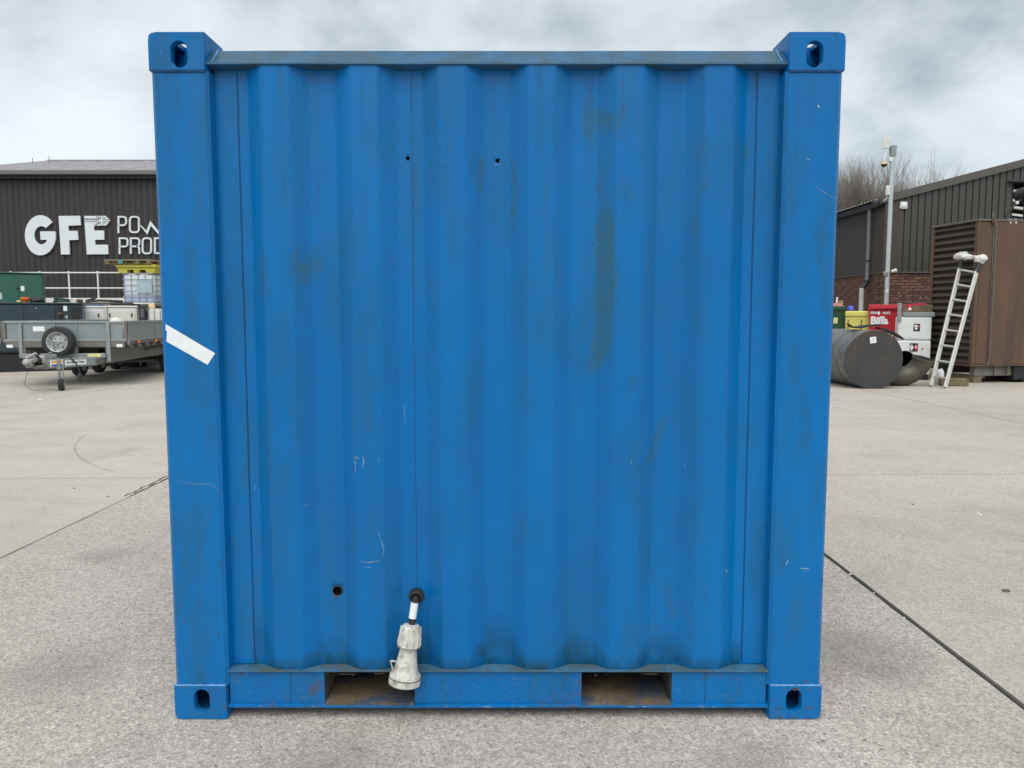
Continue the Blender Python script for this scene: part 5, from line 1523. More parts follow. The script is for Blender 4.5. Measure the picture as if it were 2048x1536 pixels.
# ================================================================== WINTER TREES
def winter_tree(x, y, hgt, seed, label, spread=.34, stems=1, material='bark', dens=1.0, trunk_r=.14, depth=5):
    rnd = random.Random(seed)
    t = thing('bare_tree', label, 'tree', (x, y, 0), 0, 'bare winter trees behind the workshop')
    tr, cr = MB(), MB()
    def seg(mb, p, d, ln, r0, r1, n):
        pts, q, dd = [p], p.copy(), d.copy()
        for k in range(3):
            dd = (dd + Vector((rnd.gauss(0, .07), rnd.gauss(0, .07), .05))).normalized()
            q = q + dd * ln / 3
            pts.append(q.copy())
        mb.tube(pts, [r0, r0 * .8 + r1 * .2, r0 * .35 + r1 * .65, r1], n, caps=False)
        return pts, dd
    def grow(p, d, ln, r, lev):
        pts, dd = seg(cr, p, d, ln, r, r * .55, 3 if lev < 3 else 4)
        if lev == 0 or r < .004: return
        nk = 2 + (rnd.random() < .75 * dens) + (rnd.random() < .35 * dens)
        for k in range(nk):
            f = rnd.choice((1, 2, 3, 3))
            ang = rnd.uniform(0, 2 * math.pi)
            side = Vector((math.cos(ang), math.sin(ang), 0))
            nd = (dd + side * rnd.uniform(.25, .25 + spread * 1.4) + Vector((0, 0, .22))).normalized()
            grow(pts[f], nd, ln * rnd.uniform(.55, .82), max(.005, r * rnd.uniform(.38, .56)), lev - 1)
        grow(pts[3], (dd + Vector((0, 0, .1))).normalized(), ln * .75, max(.005, r * .55), lev - 1)
    for s in range(stems):
        a = rnd.uniform(0, 2 * math.pi)
        base = Vector((rnd.uniform(-.5, .5) * (stems > 1), rnd.uniform(-.5, .5) * (stems > 1), 0))
        d0 = Vector((math.cos(a) * spread * .35 * (stems > 1), math.sin(a) * spread * .35 * (stems > 1), 1)).normalized()
        pts, dd = seg(tr, base, d0, hgt * .36, trunk_r, trunk_r * .75, 7)
        for k in range(3 + int(2 * dens)):
            ang = rnd.uniform(0, 2 * math.pi)
            side = Vector((math.cos(ang), math.sin(ang), 0))
            f = rnd.choice((2, 3, 3))
            grow(pts[f], (dd + side * rnd.uniform(.2, spread * 1.5) + Vector((0, 0, .15))).normalized(), hgt * rnd.uniform(.18, .25), trunk_r * rnd.uniform(.4, .6), depth - 1)
        grow(pts[3], dd, hgt * .26, trunk_r * .7, depth - 1)
    k = hgt / max(v[2] for v in cr.v)
    for mb in (tr, cr):
        mb.v = [(x_ * k, y_ * k, z_ * k) for x_, y_, z_ in mb.v]
    tr.build('trunk', M[material], t, 60)
    cr.build('crown', M[material], t, 60)
    return t
def tree_at(px, py_top, Y, seed, label, **kw):
    p = at(px, py_top, Y)
    return winter_tree(p.x, Y, p.z, seed, label, **kw)
tree_at(1672, 305, 47, 1, 'dense bare tree half hidden by the right edge of the blue container', spread=.30, stems=3, trunk_r=.10, dens=1.05)
tree_at(1697, 300, 49, 2, 'bushy bare tree just right of the blue container', spread=.28, stems=3, trunk_r=.10, dens=1.05)
tree_at(1725, 306, 47.5, 3, 'bushy bare tree with many upright stems midway to the pole', spread=.28, stems=3, trunk_r=.10, dens=1.05)
tree_at(1752, 310, 50, 4, 'bare many stemmed tree directly left of the camera pole', spread=.28, stems=3, trunk_r=.09, dens=1.0)
tree_at(1792, 318, 52, 5, 'thin bare tree directly right of the camera pole', spread=.34, stems=2, trunk_r=.08, dens=.8, material='bark_pale')
tree_at(1856, 282, 48, 6, 'tallest bare tree with a single straight stem above the gable', spread=.40, stems=1, trunk_r=.12, dens=.75, material='bark_pale')
tree_at(1893, 312, 56, 7, 'faint bare tree low behind the gable, rightmost of all', spread=.5, stems=1, trunk_r=.08, dens=.6, material='bark_pale', depth=5)
tree_at(1830, 330, 54, 8, 'slim bare tree between the pole and the tallest tree', spread=.4, stems=2, trunk_r=.07, dens=.7, material='bark_pale')

# ================================================================== THE BLUE CONTAINER
CX, CY = -0.0477, 2.506
CW, CH, CL = 1.10, 2.26, 2.44
con = thing('shipping_container', 'weathered blue eight foot shipping container seen end on in the yard', 'container', (CX, CY, 0))
PITCH_X = .2835
RIDGE_Y, FLAT_Y = .016, .055
def wave(x):
    """distance behind the front plane of the pressed end wall at local x"""
    if abs(x) > .709 + PITCH_X / 2 - 1e-6:
        return FLAT_Y
    k = round((x - PITCH_X / 2) / PITCH_X)
    u = abs(x - (k * PITCH_X + PITCH_X / 2))
    if u < .043: return RIDGE_Y
    if u > .100: return FLAT_Y
    return RIDGE_Y + (FLAT_Y - RIDGE_Y) * (u - .043) / .057
def swave(x):
    return sum(wave(x + d * .0025) * w for d, w in ((-2, 1), (-1, 2), (0, 3), (1, 2), (2, 1))) / 9
def dent(x, z):
    return .0022 * mnoise.noise((x * 2.2, z * 2.4, 8.0)) + .0012 * mnoise.noise((x * 6, z * 5, 2.0))
PX0, PZ0, PZ1 = .914, .171, 2.163
NX, NZ = 290, 150
# openings through the panel: (photo pixel, radius)
holes = [((815.5, 316.5), .0065), ((995, 321), .0065), ((675, 1181.5), .0165)]
HP = []
for (px, py), r in holes:
    p = at(px, py, CY + .045)
    p = at(px, py, CY + swave(p.x - CX))
    HP.append((p.x - CX, p.z, r))
# stains, measured as outlines in photo pixels
def z5(l): return [(900 + a / 2.56, 180 + b / 2.56) for a, b in l]
def z6(l): return [(440 + a / 2.4, 360 + b / 2.4) for a, b in l]
stain_px = [
    (z5([(835, 500), (846, 640), (850, 960), (842, 1180), (822, 1330), (775, 1425), (735, 1490), (700, 1440), (695, 1350), (728, 1290), (738, 1000), (732, 700), (742, 640), (800, 570)]), .95),
    (z5([(690, 40), (760, 40), (850, 120), (925, 60), (930, 120), (850, 240), (770, 220), (735, 290), (690, 280), (660, 180)]), .85),
    (z5([(455, 150), (520, 80), (575, 80), (500, 170), (470, 250), (458, 250)]), .75),
    (z5([(305, 260), (325, 300), (355, 470), (350, 620), (318, 740), (295, 840), (300, 640), (318, 520)]), .85),
    (z5([(138, 290), (180, 330), (186, 520), (150, 600), (136, 450)]), .8),
    (z5([(1070, 780), (1080, 560), (1108, 380), (1112, 480), (1095, 640)]), .7),
    (z5([(1218, 665), (1270, 615), (1274, 780), (1240, 820)]), .65),
    (z5([(1370, 1100), (1385, 900), (1405, 870), (1390, 1010)]), .7),
    (z5([(1488, 250), (1545, 240), (1545, 375), (1500, 390)]), .85),
    (z5([(1448, 325), (1465, 315), (1465, 372), (1450, 372)]), .7),
    (z5([(850, 20), (930, 5), (930, 110), (860, 120)]), .6),
    (z5([(740, 300), (850, 300), (770, 540), (720, 600)]), .5),
    (z5([(870, 1545), (930, 1450), (990, 1445), (985, 1490), (920, 1560)]), .75),
    (z5([(1020, 1440), (1050, 1480), (1030, 1520)]), .6),
    (z5([(160, 70), (210, 80), (230, 230), (200, 180)]), .55),
    (z5([(860, 400), (960, 380), (960, 640), (880, 640)]), .35),
    (z5([(60, 1020), (90, 1020), (85, 1180), (65, 1180)]), .6),
    (z5([(290, 1280), (312, 1280), (305, 1440), (290, 1440)]), .6),
    (z6([(330, 335), (500, 340), (495, 480), (430, 500), (340, 512)]), .85),
    (z6([(195, 345), (228, 330), (226, 520), (180, 530)]), .75),
    (z6([(565, 325), (592, 325), (578, 480), (566, 430)]), .75),
    (z6([(680, 685), (760, 625), (812, 640), (805, 665), (730, 680)]), .6),
    (z6([(1036, 530), (1062, 530), (1058, 672), (1040, 672)]), .7),
    (z6([(100, 150), (190, 145), (175, 240), (110, 240)]), .5),
    (z6([(560, 60), (585, 60), (590, 180), (565, 180)]), .45),
    (z6([(636, 120), (655, 120), (652, 390), (636, 390)]), .5),
    (z6([(40, 600), (100, 600), (95, 690), (45, 690)]), .4),
    (z6([(330, 60), (470, 40), (460, 180), (360, 190)]), .35),
    ([(1312, 830), (1340, 822), (1330, 905), (1300, 950), (1284, 965), (1290, 900)], .7),
    ([(1410, 960), (1450, 955), (1440, 990), (1404, 1000)], .45),
    ([(1350, 905), (1360, 930), (1310, 990), (1296, 985)], .4),
    ([(880, 180), (920, 190), (900, 400), (876, 470)], .35),
    ([(1110, 900), (1135, 905), (1120, 945), (1100, 940)], .4),
    ([(530, 1190), (600, 1180), (590, 1260), (540, 1300)], .3),
    ([(500, 180), (560, 230), (545, 250), (505, 250)], .35),
    ([(1395, 1010), (1470, 980), (1460, 1060), (1400, 1080)], .25),
    ([(690, 180), (700, 180), (710, 430), (700, 470)], .4),
]
stains = []
for poly, s in stain_px:
    q = []
    for px, py in poly:
        p = at(px, py, CY + .04); q.append((p.x - CX, p.z))
    stains.append((q, s, min(a for a, _ in q) - .02, max(a for a, _ in q) + .02, min(b for _, b in q) - .03, max(b for _, b in q) + .03))
def inside(q, x, z):
    r = False
    j = len(q) - 1
    for i in range(len(q)):
        if (q[i][1] > z) != (q[j][1] > z) and x < (q[j][0] - q[i][0]) * (z - q[i][1]) / (q[j][1] - q[i][1]) + q[i][0]: r = not r
        j = i
    return r
def stain_at(x, z):
    s = 0
    for q, k, x0, x1, z0, z1 in stains:
        if x0 < x < x1 and z0 < z < z1:
            n = sum(inside(q, x + dx, z + dz) for dx in (-.009, -.003, .003, .009) for dz in (-.036, -.012, .012, .036)) / 16
            s = max(s, n * k)
    return s
def algae_at(x, z):
    # green growth where water sits: foot of the hollows and beside the posts
    u = (wave(x) - RIDGE_Y) / (FLAT_Y - RIDGE_Y)
    h = .045 + .15 * u * (0.6 + .8 * mnoise.noise((x * 6, 1.7, 0)))
    a = max(0, 1 - (z - PZ0) / max(.02, h)) ** .8
    e_ = max(0, 1 - (PX0 - abs(x)) / .075) * (.35 + .5 * max(0, 1 - (z - PZ0) / 1.1))
    return min(1, max(a, e_ * (.7 + .6 * mnoise.noise((x * 3, z * 2.5, 4)))))
bm = bmesh.new()
lay_s = bm.verts.layers.float.new('stain'); lay_a = bm.verts.layers.float.new('algae')
def pv(x, z):
    v = bm.verts.new((x, swave(x) + dent(x, z), z)); v[lay_s] = stain_at(x, z); v[lay_a] = algae_at(x, z); return v
xs = [-PX0 + 2 * PX0 * i / NX for i in range(NX + 1)]
zs = [PZ0 + (PZ1 - PZ0) * j / NZ for j in range(NZ + 1)]
V = [[pv(x, z) for x in xs] for z in zs]
cut = {}
for hi, (hx, hz, r) in enumerate(HP):
    i0 = int((hx - r * 1.25 + PX0) / (2 * PX0) * NX); i1 = int((hx + r * 1.25 + PX0) / (2 * PX0) * NX)
    j0 = int((hz - r * 1.25 - PZ0) / (PZ1 - PZ0) * NZ); j1 = int((hz + r * 1.25 - PZ0) / (PZ1 - PZ0) * NZ)
    cut[hi] = (i0, i1, j0, j1)
def is_cut(i, j):
    return any(a <= i <= b and c <= j <= d for a, b, c, d in cut.values())
for j in range(NZ):
    for i in range(NX):
        if not is_cut(i, j):
            bm.faces.new((V[j][i], V[j][i + 1], V[j + 1][i + 1], V[j + 1][i]))
for hi, (hx, hz, r) in enumerate(HP):
    i0, i1, j0, j1 = cut[hi]
    ring = [V[j0][i] for i in range(i0, i1 + 1)] + [V[j][i1 + 1] for j in range(j0, j1 + 1)] + [V[j1 + 1][i] for i in range(i1 + 1, i0, -1)] + [V[j][i0] for j in range(j1 + 1, j0, -1)]
    inner = []
    for v in ring:
        a = math.atan2(v.co.z - hz, v.co.x - hx); inner.append(pv(hx + r * math.cos(a), hz + r * math.sin(a)))
    # refine the rim to a round edge by walking the angle between ring vertices
    n = len(ring)
    back = []
    for v in inner:
        w_ = bm.verts.new((v.co.x, v.co.y + .003, v.co.z)); back.append(w_)
    for k in range(n):
        m2 = (k + 1) % n
        bm.faces.new((ring[k], ring[m2], inner[m2], inner[k]))
        bm.faces.new((inner[k], inner[m2], back[m2], back[k]))
    for v in [x_ for row in V for x_ in row]: pass
for v in [v for v in bm.verts if not v.link_faces]: bm.verts.remove(v)
for f in bm.faces: f.smooth = True
bmesh.ops.recalc_face_normals(bm, faces=bm.faces)
if sum(f.normal.y for f in list(bm.faces)[:200]) > 0: bmesh.ops.reverse_faces(bm, faces=bm.faces)
me = bpy.data.meshes.new('end_panel'); bm.to_mesh(me); bm.free()
me.materials.append(M['paint_panel'])
panel = bpy.data.objects.new('end_panel', me); COL.objects.link(panel); panel.parent = con
# rims of the openings
for (hx, hz, r), mm in zip(HP, ('seam', 'seam', 'rust')):
    b = MB()
    y = swave(hx) + dent(hx, hz)
    n = 20
    pts = [(hx + (r + .0004) * math.cos(2 * math.pi * k / n), y - .0004, hz + (r + .0004) * math.sin(2 * math.pi * k / n)) for k in range(n + 1)]
    b.tube(pts, .0012 if r < .01 else .0013, 5, caps=False)
    if r > .01:
        b.box((hx - .006, y - .0005, hz - r - .004), (.010, .0012, .008))
    b.build('hole_rim', M[mm], con, 60)
# black sheet standing in for the unlit inside
MB().span((-PX0, .09, .18), (PX0, .11, 2.16)).build('dark_backing', M['black_inside'], con)

# corner posts
for sx in (-1, 1):
    b = MB()
    sec = [(1.096, .016), (1.085, .006), (.926, .006), (.915, .015), (.912, .055), (.905, .070), (1.0, .12), (1.096, .12)]
    n = len(sec)
    vs = [(sx * x, y, .1185) for x, y in sec] + [(sx * x, y, CH - .1185) for x, y in sec]
    fs = [(k, (k + 1) % n, n + (k + 1) % n, n + k) for k in range(n)] + [tuple(range(n)), tuple(range(n, 2 * n))]
    b.add(vs, fs)
    b.build('corner_post', M['paint'], con, 30)
    # flat strip welded between post and end wall
    b = MB(); vs, fs = [], []
    for k in range(50):
        z = PZ0 + .004 + (2.150 - PZ0 - .004) * k / 49
        for x in (.912, .877, .842):
            y = FLAT_Y + dent(sx * x, z)
            vs += [(sx * x, y - .0022, z), (sx * x, y - .0004, z)]
    for k in range(49):
        a = 6 * k
        fs += [(a, a + 2, a + 8, a + 6), (a + 2, a + 4, a + 10, a + 8), (a + 4, a + 5, a + 11, a + 10), (a, a + 6, a + 7, a + 1)]
    b.add(vs, fs).build('closing_strip', M['paint'], con, 30)
    b = MB()
    pts = []
    for k in range(40):
        z = .19 + (2.148 - .19) * k / 39
        pts.append((sx * .8395 + .0016 * mnoise.noise((z * 6, sx, 0)), .0532 + dent(sx * .8395, z), z))
    b.tube(pts, .0011, 5); b.build('weld_seam', M['seam'], con, 60)
b = MB(); pts = []
wx = at(828, 700, CY + .05).x - CX
for k in range(40):
    z = .42 + (2.14 - .42) * k / 39
    x = wx + .0012 * mnoise.noise((z * 6, 3, 0))
    pts.append((x, swave(x) + dent(x, z) - .0002, z))
b.tube(pts, .0011, 5); b.build('weld_seam', M['seam'], con, 60)

# corner castings, hollow, with slotted openings
def casting(cx, cz, top, y0, name='corner_casting'):
    W, H, D = .178, .118, .162
    sx = 1 if cx > 0 else -1
    hw, hh = .0255, .040
    hz = cz - .010 if top else cz + .006
    hx = cx + (.009 if sx < 0 else -.009) * (1 if top else .6)
    n = 48
    def slot(a):
        # rounded slot: straight sides, round ends
        x, z = math.cos(a), math.sin(a)
        best = None
        t = hw / max(1e-6, abs(x)) if abs(x) > 1e-6 else 9
        if abs(z) * t <= hh - hw: return x * t, z * t
        # circle centre at (0, +-(hh-hw))
        c = (hh - hw) * (1 if z > 0 else -1)
        bq = z * c
        t = bq + math.sqrt(max(0, bq * bq - c * c + hw * hw))
        return x * t, z * t
    def outer(a):
        # square with one rounded outer corner towards the outside
        dx, dz = math.cos(a), math.sin(a)
        tx = ((cx + W / 2 - hx) / dx) if dx > 1e-9 else ((cx - W / 2 - hx) / dx if dx < -1e-9 else 1e9)
        tz = ((cz + H / 2 - hz) / dz) if dz > 1e-9 else ((cz - H / 2 - hz) / dz if dz < -1e-9 else 1e9)
        t = min(tx, tz)
        return dx * t, dz * t
    angs = [2 * math.pi * k / n for k in range(n)]
    # add exact corner directions
    for px_ in (cx - W / 2, cx + W / 2):
        for pz_ in (cz - H / 2, cz + H / 2):
            angs.append(math.atan2(pz_ - hz, px_ - hx) % (2 * math.pi))
    angs = sorted(set(round(a, 5) for a in angs)); n = len(angs)
    rr = .022
    def soften(x, z):
        # round the outer (free) corner
        ccx = cx + sx * (W / 2 - rr); ccz = cz + (H / 2 - rr) * (1 if top else -1)
        ux, uz = (x - ccx) * sx, (z - ccz) * (1 if top else -1)
        if ux > 0 and uz > 0:
            l = math.hypot(ux, uz)
            if l > rr: ux, uz = ux * rr / l, uz * rr / l
            return ccx + sx * ux, ccz + uz * (1 if top else -1)
        return x, z
    vs, fs = [], []
    T = .028
    for a in angs:
        ix, iz = slot(a); ox, oz = outer(a)
        ox, oz = soften(hx + ox, hz + oz)
        # face edge slightly chamfered
        cxm, czm = ox + (cx - ox) * .02, oz + (cz - oz) * .03
        chx, chz = hx + ix, hz + iz
        vs += [(hx + ix * 1.07, y0, hz + iz * 1.05), (cxm, y0, czm), (ox, y0 + .004, oz), (ox, y0 + D, oz), (chx, y0 + .003, chz), (chx, y0 + T, chz)]
    for k in range(n):
        a, b_ = 6 * k, 6 * ((k + 1) % n)
        tp_ = top and vs[a + 2][2] > cz + H / 2 - 1e-5 and vs[b_ + 2][2] > cz + H / 2 - 1e-5
        if not tp_: fs.append((a + 2, b_ + 2, b_ + 3, a + 3))
        fs += [(a, b_, b_ + 1, a + 1), (a + 1, b_ + 1, b_ + 2, a + 2), (a, a + 4, b_ + 4, b_), (a + 4, a + 5, b_ + 5, b_ + 4)]
    # hollow chamber: an open-fronted box behind the face, its top slot letting daylight in
    b = MB().add(vs, fs)
    x0, x1, z0, z1 = cx - W / 2 + .016, cx + W / 2 - .016, cz - H / 2 + .016, cz + H / 2 - .016
    ya, yb_ = y0 + T, y0 + D - .016
    ch = MB()
    ch.add([(x0, ya, z0), (x1, ya, z0), (x1, ya, z1), (x0, ya, z1), (x0, yb_, z0), (x1, yb_, z0), (x1, yb_, z1), (x0, yb_, z1)],
           [(0, 1, 5, 4), (1, 2, 6, 5), (0, 4, 7, 3), (4, 5, 6, 7)] + ([(3, 7, 6, 2)] if not top else []))
    # inner face of the front plate
    m_ = []
    for a in angs:
        ix, iz = slot(a)
        m_.append((hx + ix, ya, hz + iz))
    o = b.build(name, M['paint_sill' if not top else 'paint'], con, 35)
    if top:
        # roof of the chamber with a long slot
        sw_, sl = .03, .055
        cyy = y0 + D / 2 + .01
        ring_o = [(x0, ya), (x1, ya), (x1, yb_), (x0, yb_)]
        ring_i = [(cx - sw_, cyy - sl), (cx + sw_, cyy - sl), (cx + sw_, cyy + sl), (cx - sw_, cyy + sl)]
        ring_t = [(cx - W / 2 + (rr if sx < 0 else 0), y0 + .004), (cx + W / 2 - (rr if sx > 0 else 0), y0 + .004), (cx + W / 2 - (rr if sx > 0 else 0), y0 + D), (cx - W / 2 + (rr if sx < 0 else 0), y0 + D)]
        for zz, ring_o in ((z1, ring_o), (cz + H / 2, ring_t)):
            ch.add([(x, y, zz) for x, y in ring_o] + [(x, y, zz) for x, y in ring_i], [(k, (k + 1) % 4, 4 + (k + 1) % 4, 4 + k) for k in range(4)])
        ch.add([(x, y, z1) for x, y in ring_i] + [(x, y, cz + H / 2) for x, y in ring_i], [(k, (k + 1) % 4, 4 + (k + 1) % 4, 4 + k) for k in range(4)])
    ch.add([(cx - W / 2 + .002, y0 + D - .001, cz - H / 2 + .002), (cx + W / 2 - .002, y0 + D - .001, cz - H / 2 + .002), (cx + W / 2 - .002, y0 + D - .001, cz + H / 2 - .002), (cx - W / 2 + .002, y0 + D - .001, cz + H / 2 - .002)], [(0, 1, 2, 3)])
    ch.build('chamber', M['paint'], o)
    return o
for sx in (-1, 1):
    for top in (0, 1):
        cz = CH - .059 if top else .0595
        c_ = casting(sx * (CW - .089), cz, top, 0.0)
        z = CH - .1195 if top else .1195
        b = MB(); pts = []
        for k in range(14):
            x = sx * (CW - .006) - sx * .170 * k / 13
            pts.append((x, .0045, z + .0012 * mnoise.noise((k * .9, sx, top))))
        b.tube(pts, [.0035 + .001 * random.random() for _ in pts], 6); b.build('weld_bead', M['seam' if top else 'weld'], con, 60)
        # rear castings
        MB().span((sx * CW, CL - .162, cz - .059), (sx * (CW - .178), CL, cz + .059), .012, 2).build('corner_casting', M['paint'], con)
    MB().span((sx * 1.09, CL - .12, .119), (sx * .93, CL - .004, CH - .119), .01).build('corner_post', M['paint'], con)

# header rail: a lipped, sloping pressed rail
def along(prof, x0, x1, n=1, wob=0.0, seed=0):
    b = MB(); vs, fs = [], []
    m_ = len(prof)
    for k in range(n + 1):
        x = x0 + (x1 - x0) * k / n
        for i, (y, z) in enumerate(prof):
            vs.append((x, y + (wob * mnoise.noise((x * 3, seed, i * .1))), z + wob * .7 * mnoise.noise((x * 2.3, seed + 5, 0))))
    for k in range(n):
        for i in range(m_):
            a, c = k * m_ + i, k * m_ + (i + 1) % m_
            fs.append((a, c, c + m_, a + m_))
    fs += [tuple(range(m_)), tuple(reversed(range(n * m_, (n + 1) * m_)))]
    return b.add(vs, fs)
along([(.010, 2.164), (.010, 2.169), (.018, 2.172), (.070, 2.224), (.085, 2.228), (.13, 2.228), (.13, 2.18), (.062, 2.156)], -.923, .923, 60, .0014, 1).build('header_rail', M['header'], con, 35)
for sx in (-1, 1):
    b = MB(); b.tube([(sx * .905, .016, 2.172), (sx * .903, .045, 2.20), (sx * .904, .072, 2.226)], .0035, 6); b.build('weld_bead', M['weld'], con, 60)
# bottom sill: flanged channel with two forklift pockets
along([(.006, .1655), (.006, .1705), (.085, .1705), (.085, .1655)], -.918, .918, 60, .0012, 3).build('sill_flange', M['ledge'], con, 35)
along([(.010, .036), (.006, .041), (.006, .046), (.030, .052), (.06, .050), (.06, .034)], -.920, .920, 60, .0010, 7).build('sill_lip', M['paint_sill'], con, 35)
for a, b_ in ((-.915, -.593), (-.285, .285), (.593, .915)):
    MB().span((a, .018, .0505), (b_, .026, .1650)).build('sill_web', M['paint_sill'], con)
for px in (582, 1410):
    x = at(px, 1380, CY + .02).x - CX
    b = MB(); b.tube([(x + .0015 * mnoise.noise((k, px, 0)), .0175, .053 + .11 * k / 10) for k in range(11)], .0013, 5); b.build('weld_seam', M['seam'], con, 60)
for s in (-1, 1):
    x0, x1 = (s * .285, s * .593) if s > 0 else (s * .593, s * .285)
    p = MB().span((x0 + .004, .0085, .0465), (x1 - .004, .24, .0540)).build('pocket_floor', M['mud'], con)
    q = MB()
    q.span((x0 - .005, .027, .0495), (x0, .9, .164)); q.span((x1, .027, .0495), (x1 + .005, .9, .164)); q.span((x0, .027, .1585), (x1, .9, .1640)); q.span((x0, .9, .0495), (x1, .905, .158))
    q.build('fork_pocket', M['mud'], con)
# underside, sides, roof and rear of the box
MB().span((-1.05, .10, .06), (-.60, CL - .02, .16)).span((-.28, .10, .06), (.28, CL - .02, .16)).span((.60, .10, .06), (1.05, CL - .02, .16)).build('underframe', M['black_inside'], con)
for sx in (-1, 1):
    b = MB()
    pr = rib_profile(.125, CL - .125, .27, .075, .05, .035)
    ribbed(b, 0, 1, lambda x: .17, lambda x: 2.19, pr, 0, Matrix(((0, sx, 0, sx * 1.082), (1, 0, 0, 0), (0, 0, 1, 0), (0, 0, 0, 1))))
    b.build('side_panel', M['paint'], con)
    MB().span((sx * 1.088, .164, 2.18), (sx * 1.03, CL - .163, 2.24), .006).build('side_rail', M['paint'], con)
    MB().span((sx * 1.088, .164, .05), (sx * 1.03, CL - .163, .165), .006).build('side_rail', M['paint'], con)
MB().span((-1.03, .131, 2.19), (1.03, CL - .1, 2.222), .004).build('roof_panel', M['paint'], con)
for sx in (-1, 1):
    MB().span((sx * .012, CL - .06, .17), (sx * .92, CL - .01, 2.15), .01).build('rear_door', M['paint'], con)
MB().span((-.92, CL - .1, .03), (.92, CL - .005, .165), .006).span((-.92, CL - .1, 2.152), (.92, CL - .005, 2.23), .006).build('rear_rail', M['paint'], con)

# white tape wrapped round the left post edge
tq = [at(px, py, CY + .006) - Vector((CX, CY, 0)) for px, py in ((330.5, 647.5), (430.5, 706.5), (415.5, 729.5), (325.5, 678.5))]
def tape_pt(p):
    if p.x < -1.080: return (max(p.x, -1.0935), .0045 + (-1.080 - p.x) * .9, p.z)
    return (p.x, .0045, p.z)
b = MB()
n = 24
vs, fs = [], []
tl, trr, brr, bll = tq
tl = tl + (tl - trr) * .03; bll = bll + (bll - brr) * .03
for k in range(n + 1):
    f = k / n
    u = tl + (trr - tl) * f; d = bll + (brr - bll) * f
    wv = .0006 * mnoise.noise((f * 9, 0, 0))
    for q, o_ in ((u, 0), (d, 0)):
        x, y, z = tape_pt(q); vs += [(x, y + wv, z), (x, y + .0008 + wv, z)]
for k in range(n):
    a, c = 4 * k, 4 * k + 4
    fs += [(a, a + 2, c + 2, c), (a + 1, c + 1, c + 3, a + 3), (a, c, c + 1, a + 1), (a + 2, a + 3, c + 3, c + 2)]
fs += [(0, 1, 3, 2), (4 * n, 4 * n + 2, 4 * n + 3, 4 * n + 1)]
b.add(vs, fs).build('tape_strip', M['tape'], con, None, 'white tape strip stuck slantwise across the left corner post')

# scratches in the paint: thin pale ribbons following the steel
def surf_y(x, z):
    if abs(x) >= .915: return .0 if (z < .118 or z > CH - .118) else .006
    if z < .165: return .018
    return swave(x) + dent(x, z)
def ribbon(mb, pts_px, w_):
    pts = []
    for px, py in pts_px:
        p = at(px, py, CY + .02); x, z = p.x - CX, p.z
        p = at(px, py, CY + surf_y(x, z)); pts.append((p.x - CX, p.z))
    fine = []
    for (xa, za), (xb, zb_) in zip(pts[:-1], pts[1:]):
        n = max(2, int(math.hypot(xb - xa, zb_ - za) / .006))
        for k in range(n):
            fine.append((xa + (xb - xa) * k / n, za + (zb_ - za) * k / n))
    fine.append(pts[-1])
    vs, fs = [], []
    for i, (x, z) in enumerate(fine):
        xa, za = fine[max(0, i - 1)]; xb, zb_ = fine[min(len(fine) - 1, i + 1)]
        d = Vector((xb - xa, zb_ - za)).normalized(); nrm = Vector((-d.y, d.x))
        ww = w_ * .75 * (.35 + .65 * math.sin(math.pi * (i + .5) / len(fine))) * random.uniform(.5, 1.1)
        for s in (-1, 1):
            xx, zz = x + nrm.x * ww * s / 2, z + nrm.y * ww * s / 2
            vs.append((xx, surf_y(xx, zz) - .0009, zz))
    for i in range(len(fine) - 1): fs.append((2 * i, 2 * i + 1, 2 * i + 3, 2 * i + 2))
    mb.add(vs, fs)
b = MB()
for pts, w_ in (([(755, 1062), (763, 1080), (767, 1098), (766, 1112)], .0022), ([(722, 1123), (735, 1125), (750, 1123), (760, 1121)], .0030), ([(728, 1134), (745, 1135)], .0012),
                ([(709, 912), (710, 920), (711, 945)], .003), ([(710, 913), (717, 917)], .004), ([(725, 912), (728, 922), (725, 933)], .003), ([(757, 915), (758, 928)], .0012),
                ([(620, 1008), (612, 1008), (608, 1014)], .0015), ([(1571, 1130), (1575, 1124), (1576, 1118)], .004), ([(1600, 1136), (1618, 1138)], .005), ([(1606, 1143), (1614, 1142)], .002),
                ([(1630, 372), (1648, 385), (1672, 398)], .0015), ([(1636, 210), (1638, 216)], .008), ([(1612, 318), (1622, 320)], .003), ([(508, 972), (512, 980)], .002), ([(1262, 918), (1264, 935)], .0018), ([(1368, 925), (1370, 935)], .0015),
                ([(352, 960), (380, 968), (420, 968), (436, 978), (440, 995)], .0014), ([(1452, 1138), (1454, 1146)], .004), ([(809, 805), (810, 845)], .001)):
    ribbon(b, pts, w_)
o = b.build('paint_scratches', M['scratch'], con); o['kind'] = 'stuff'
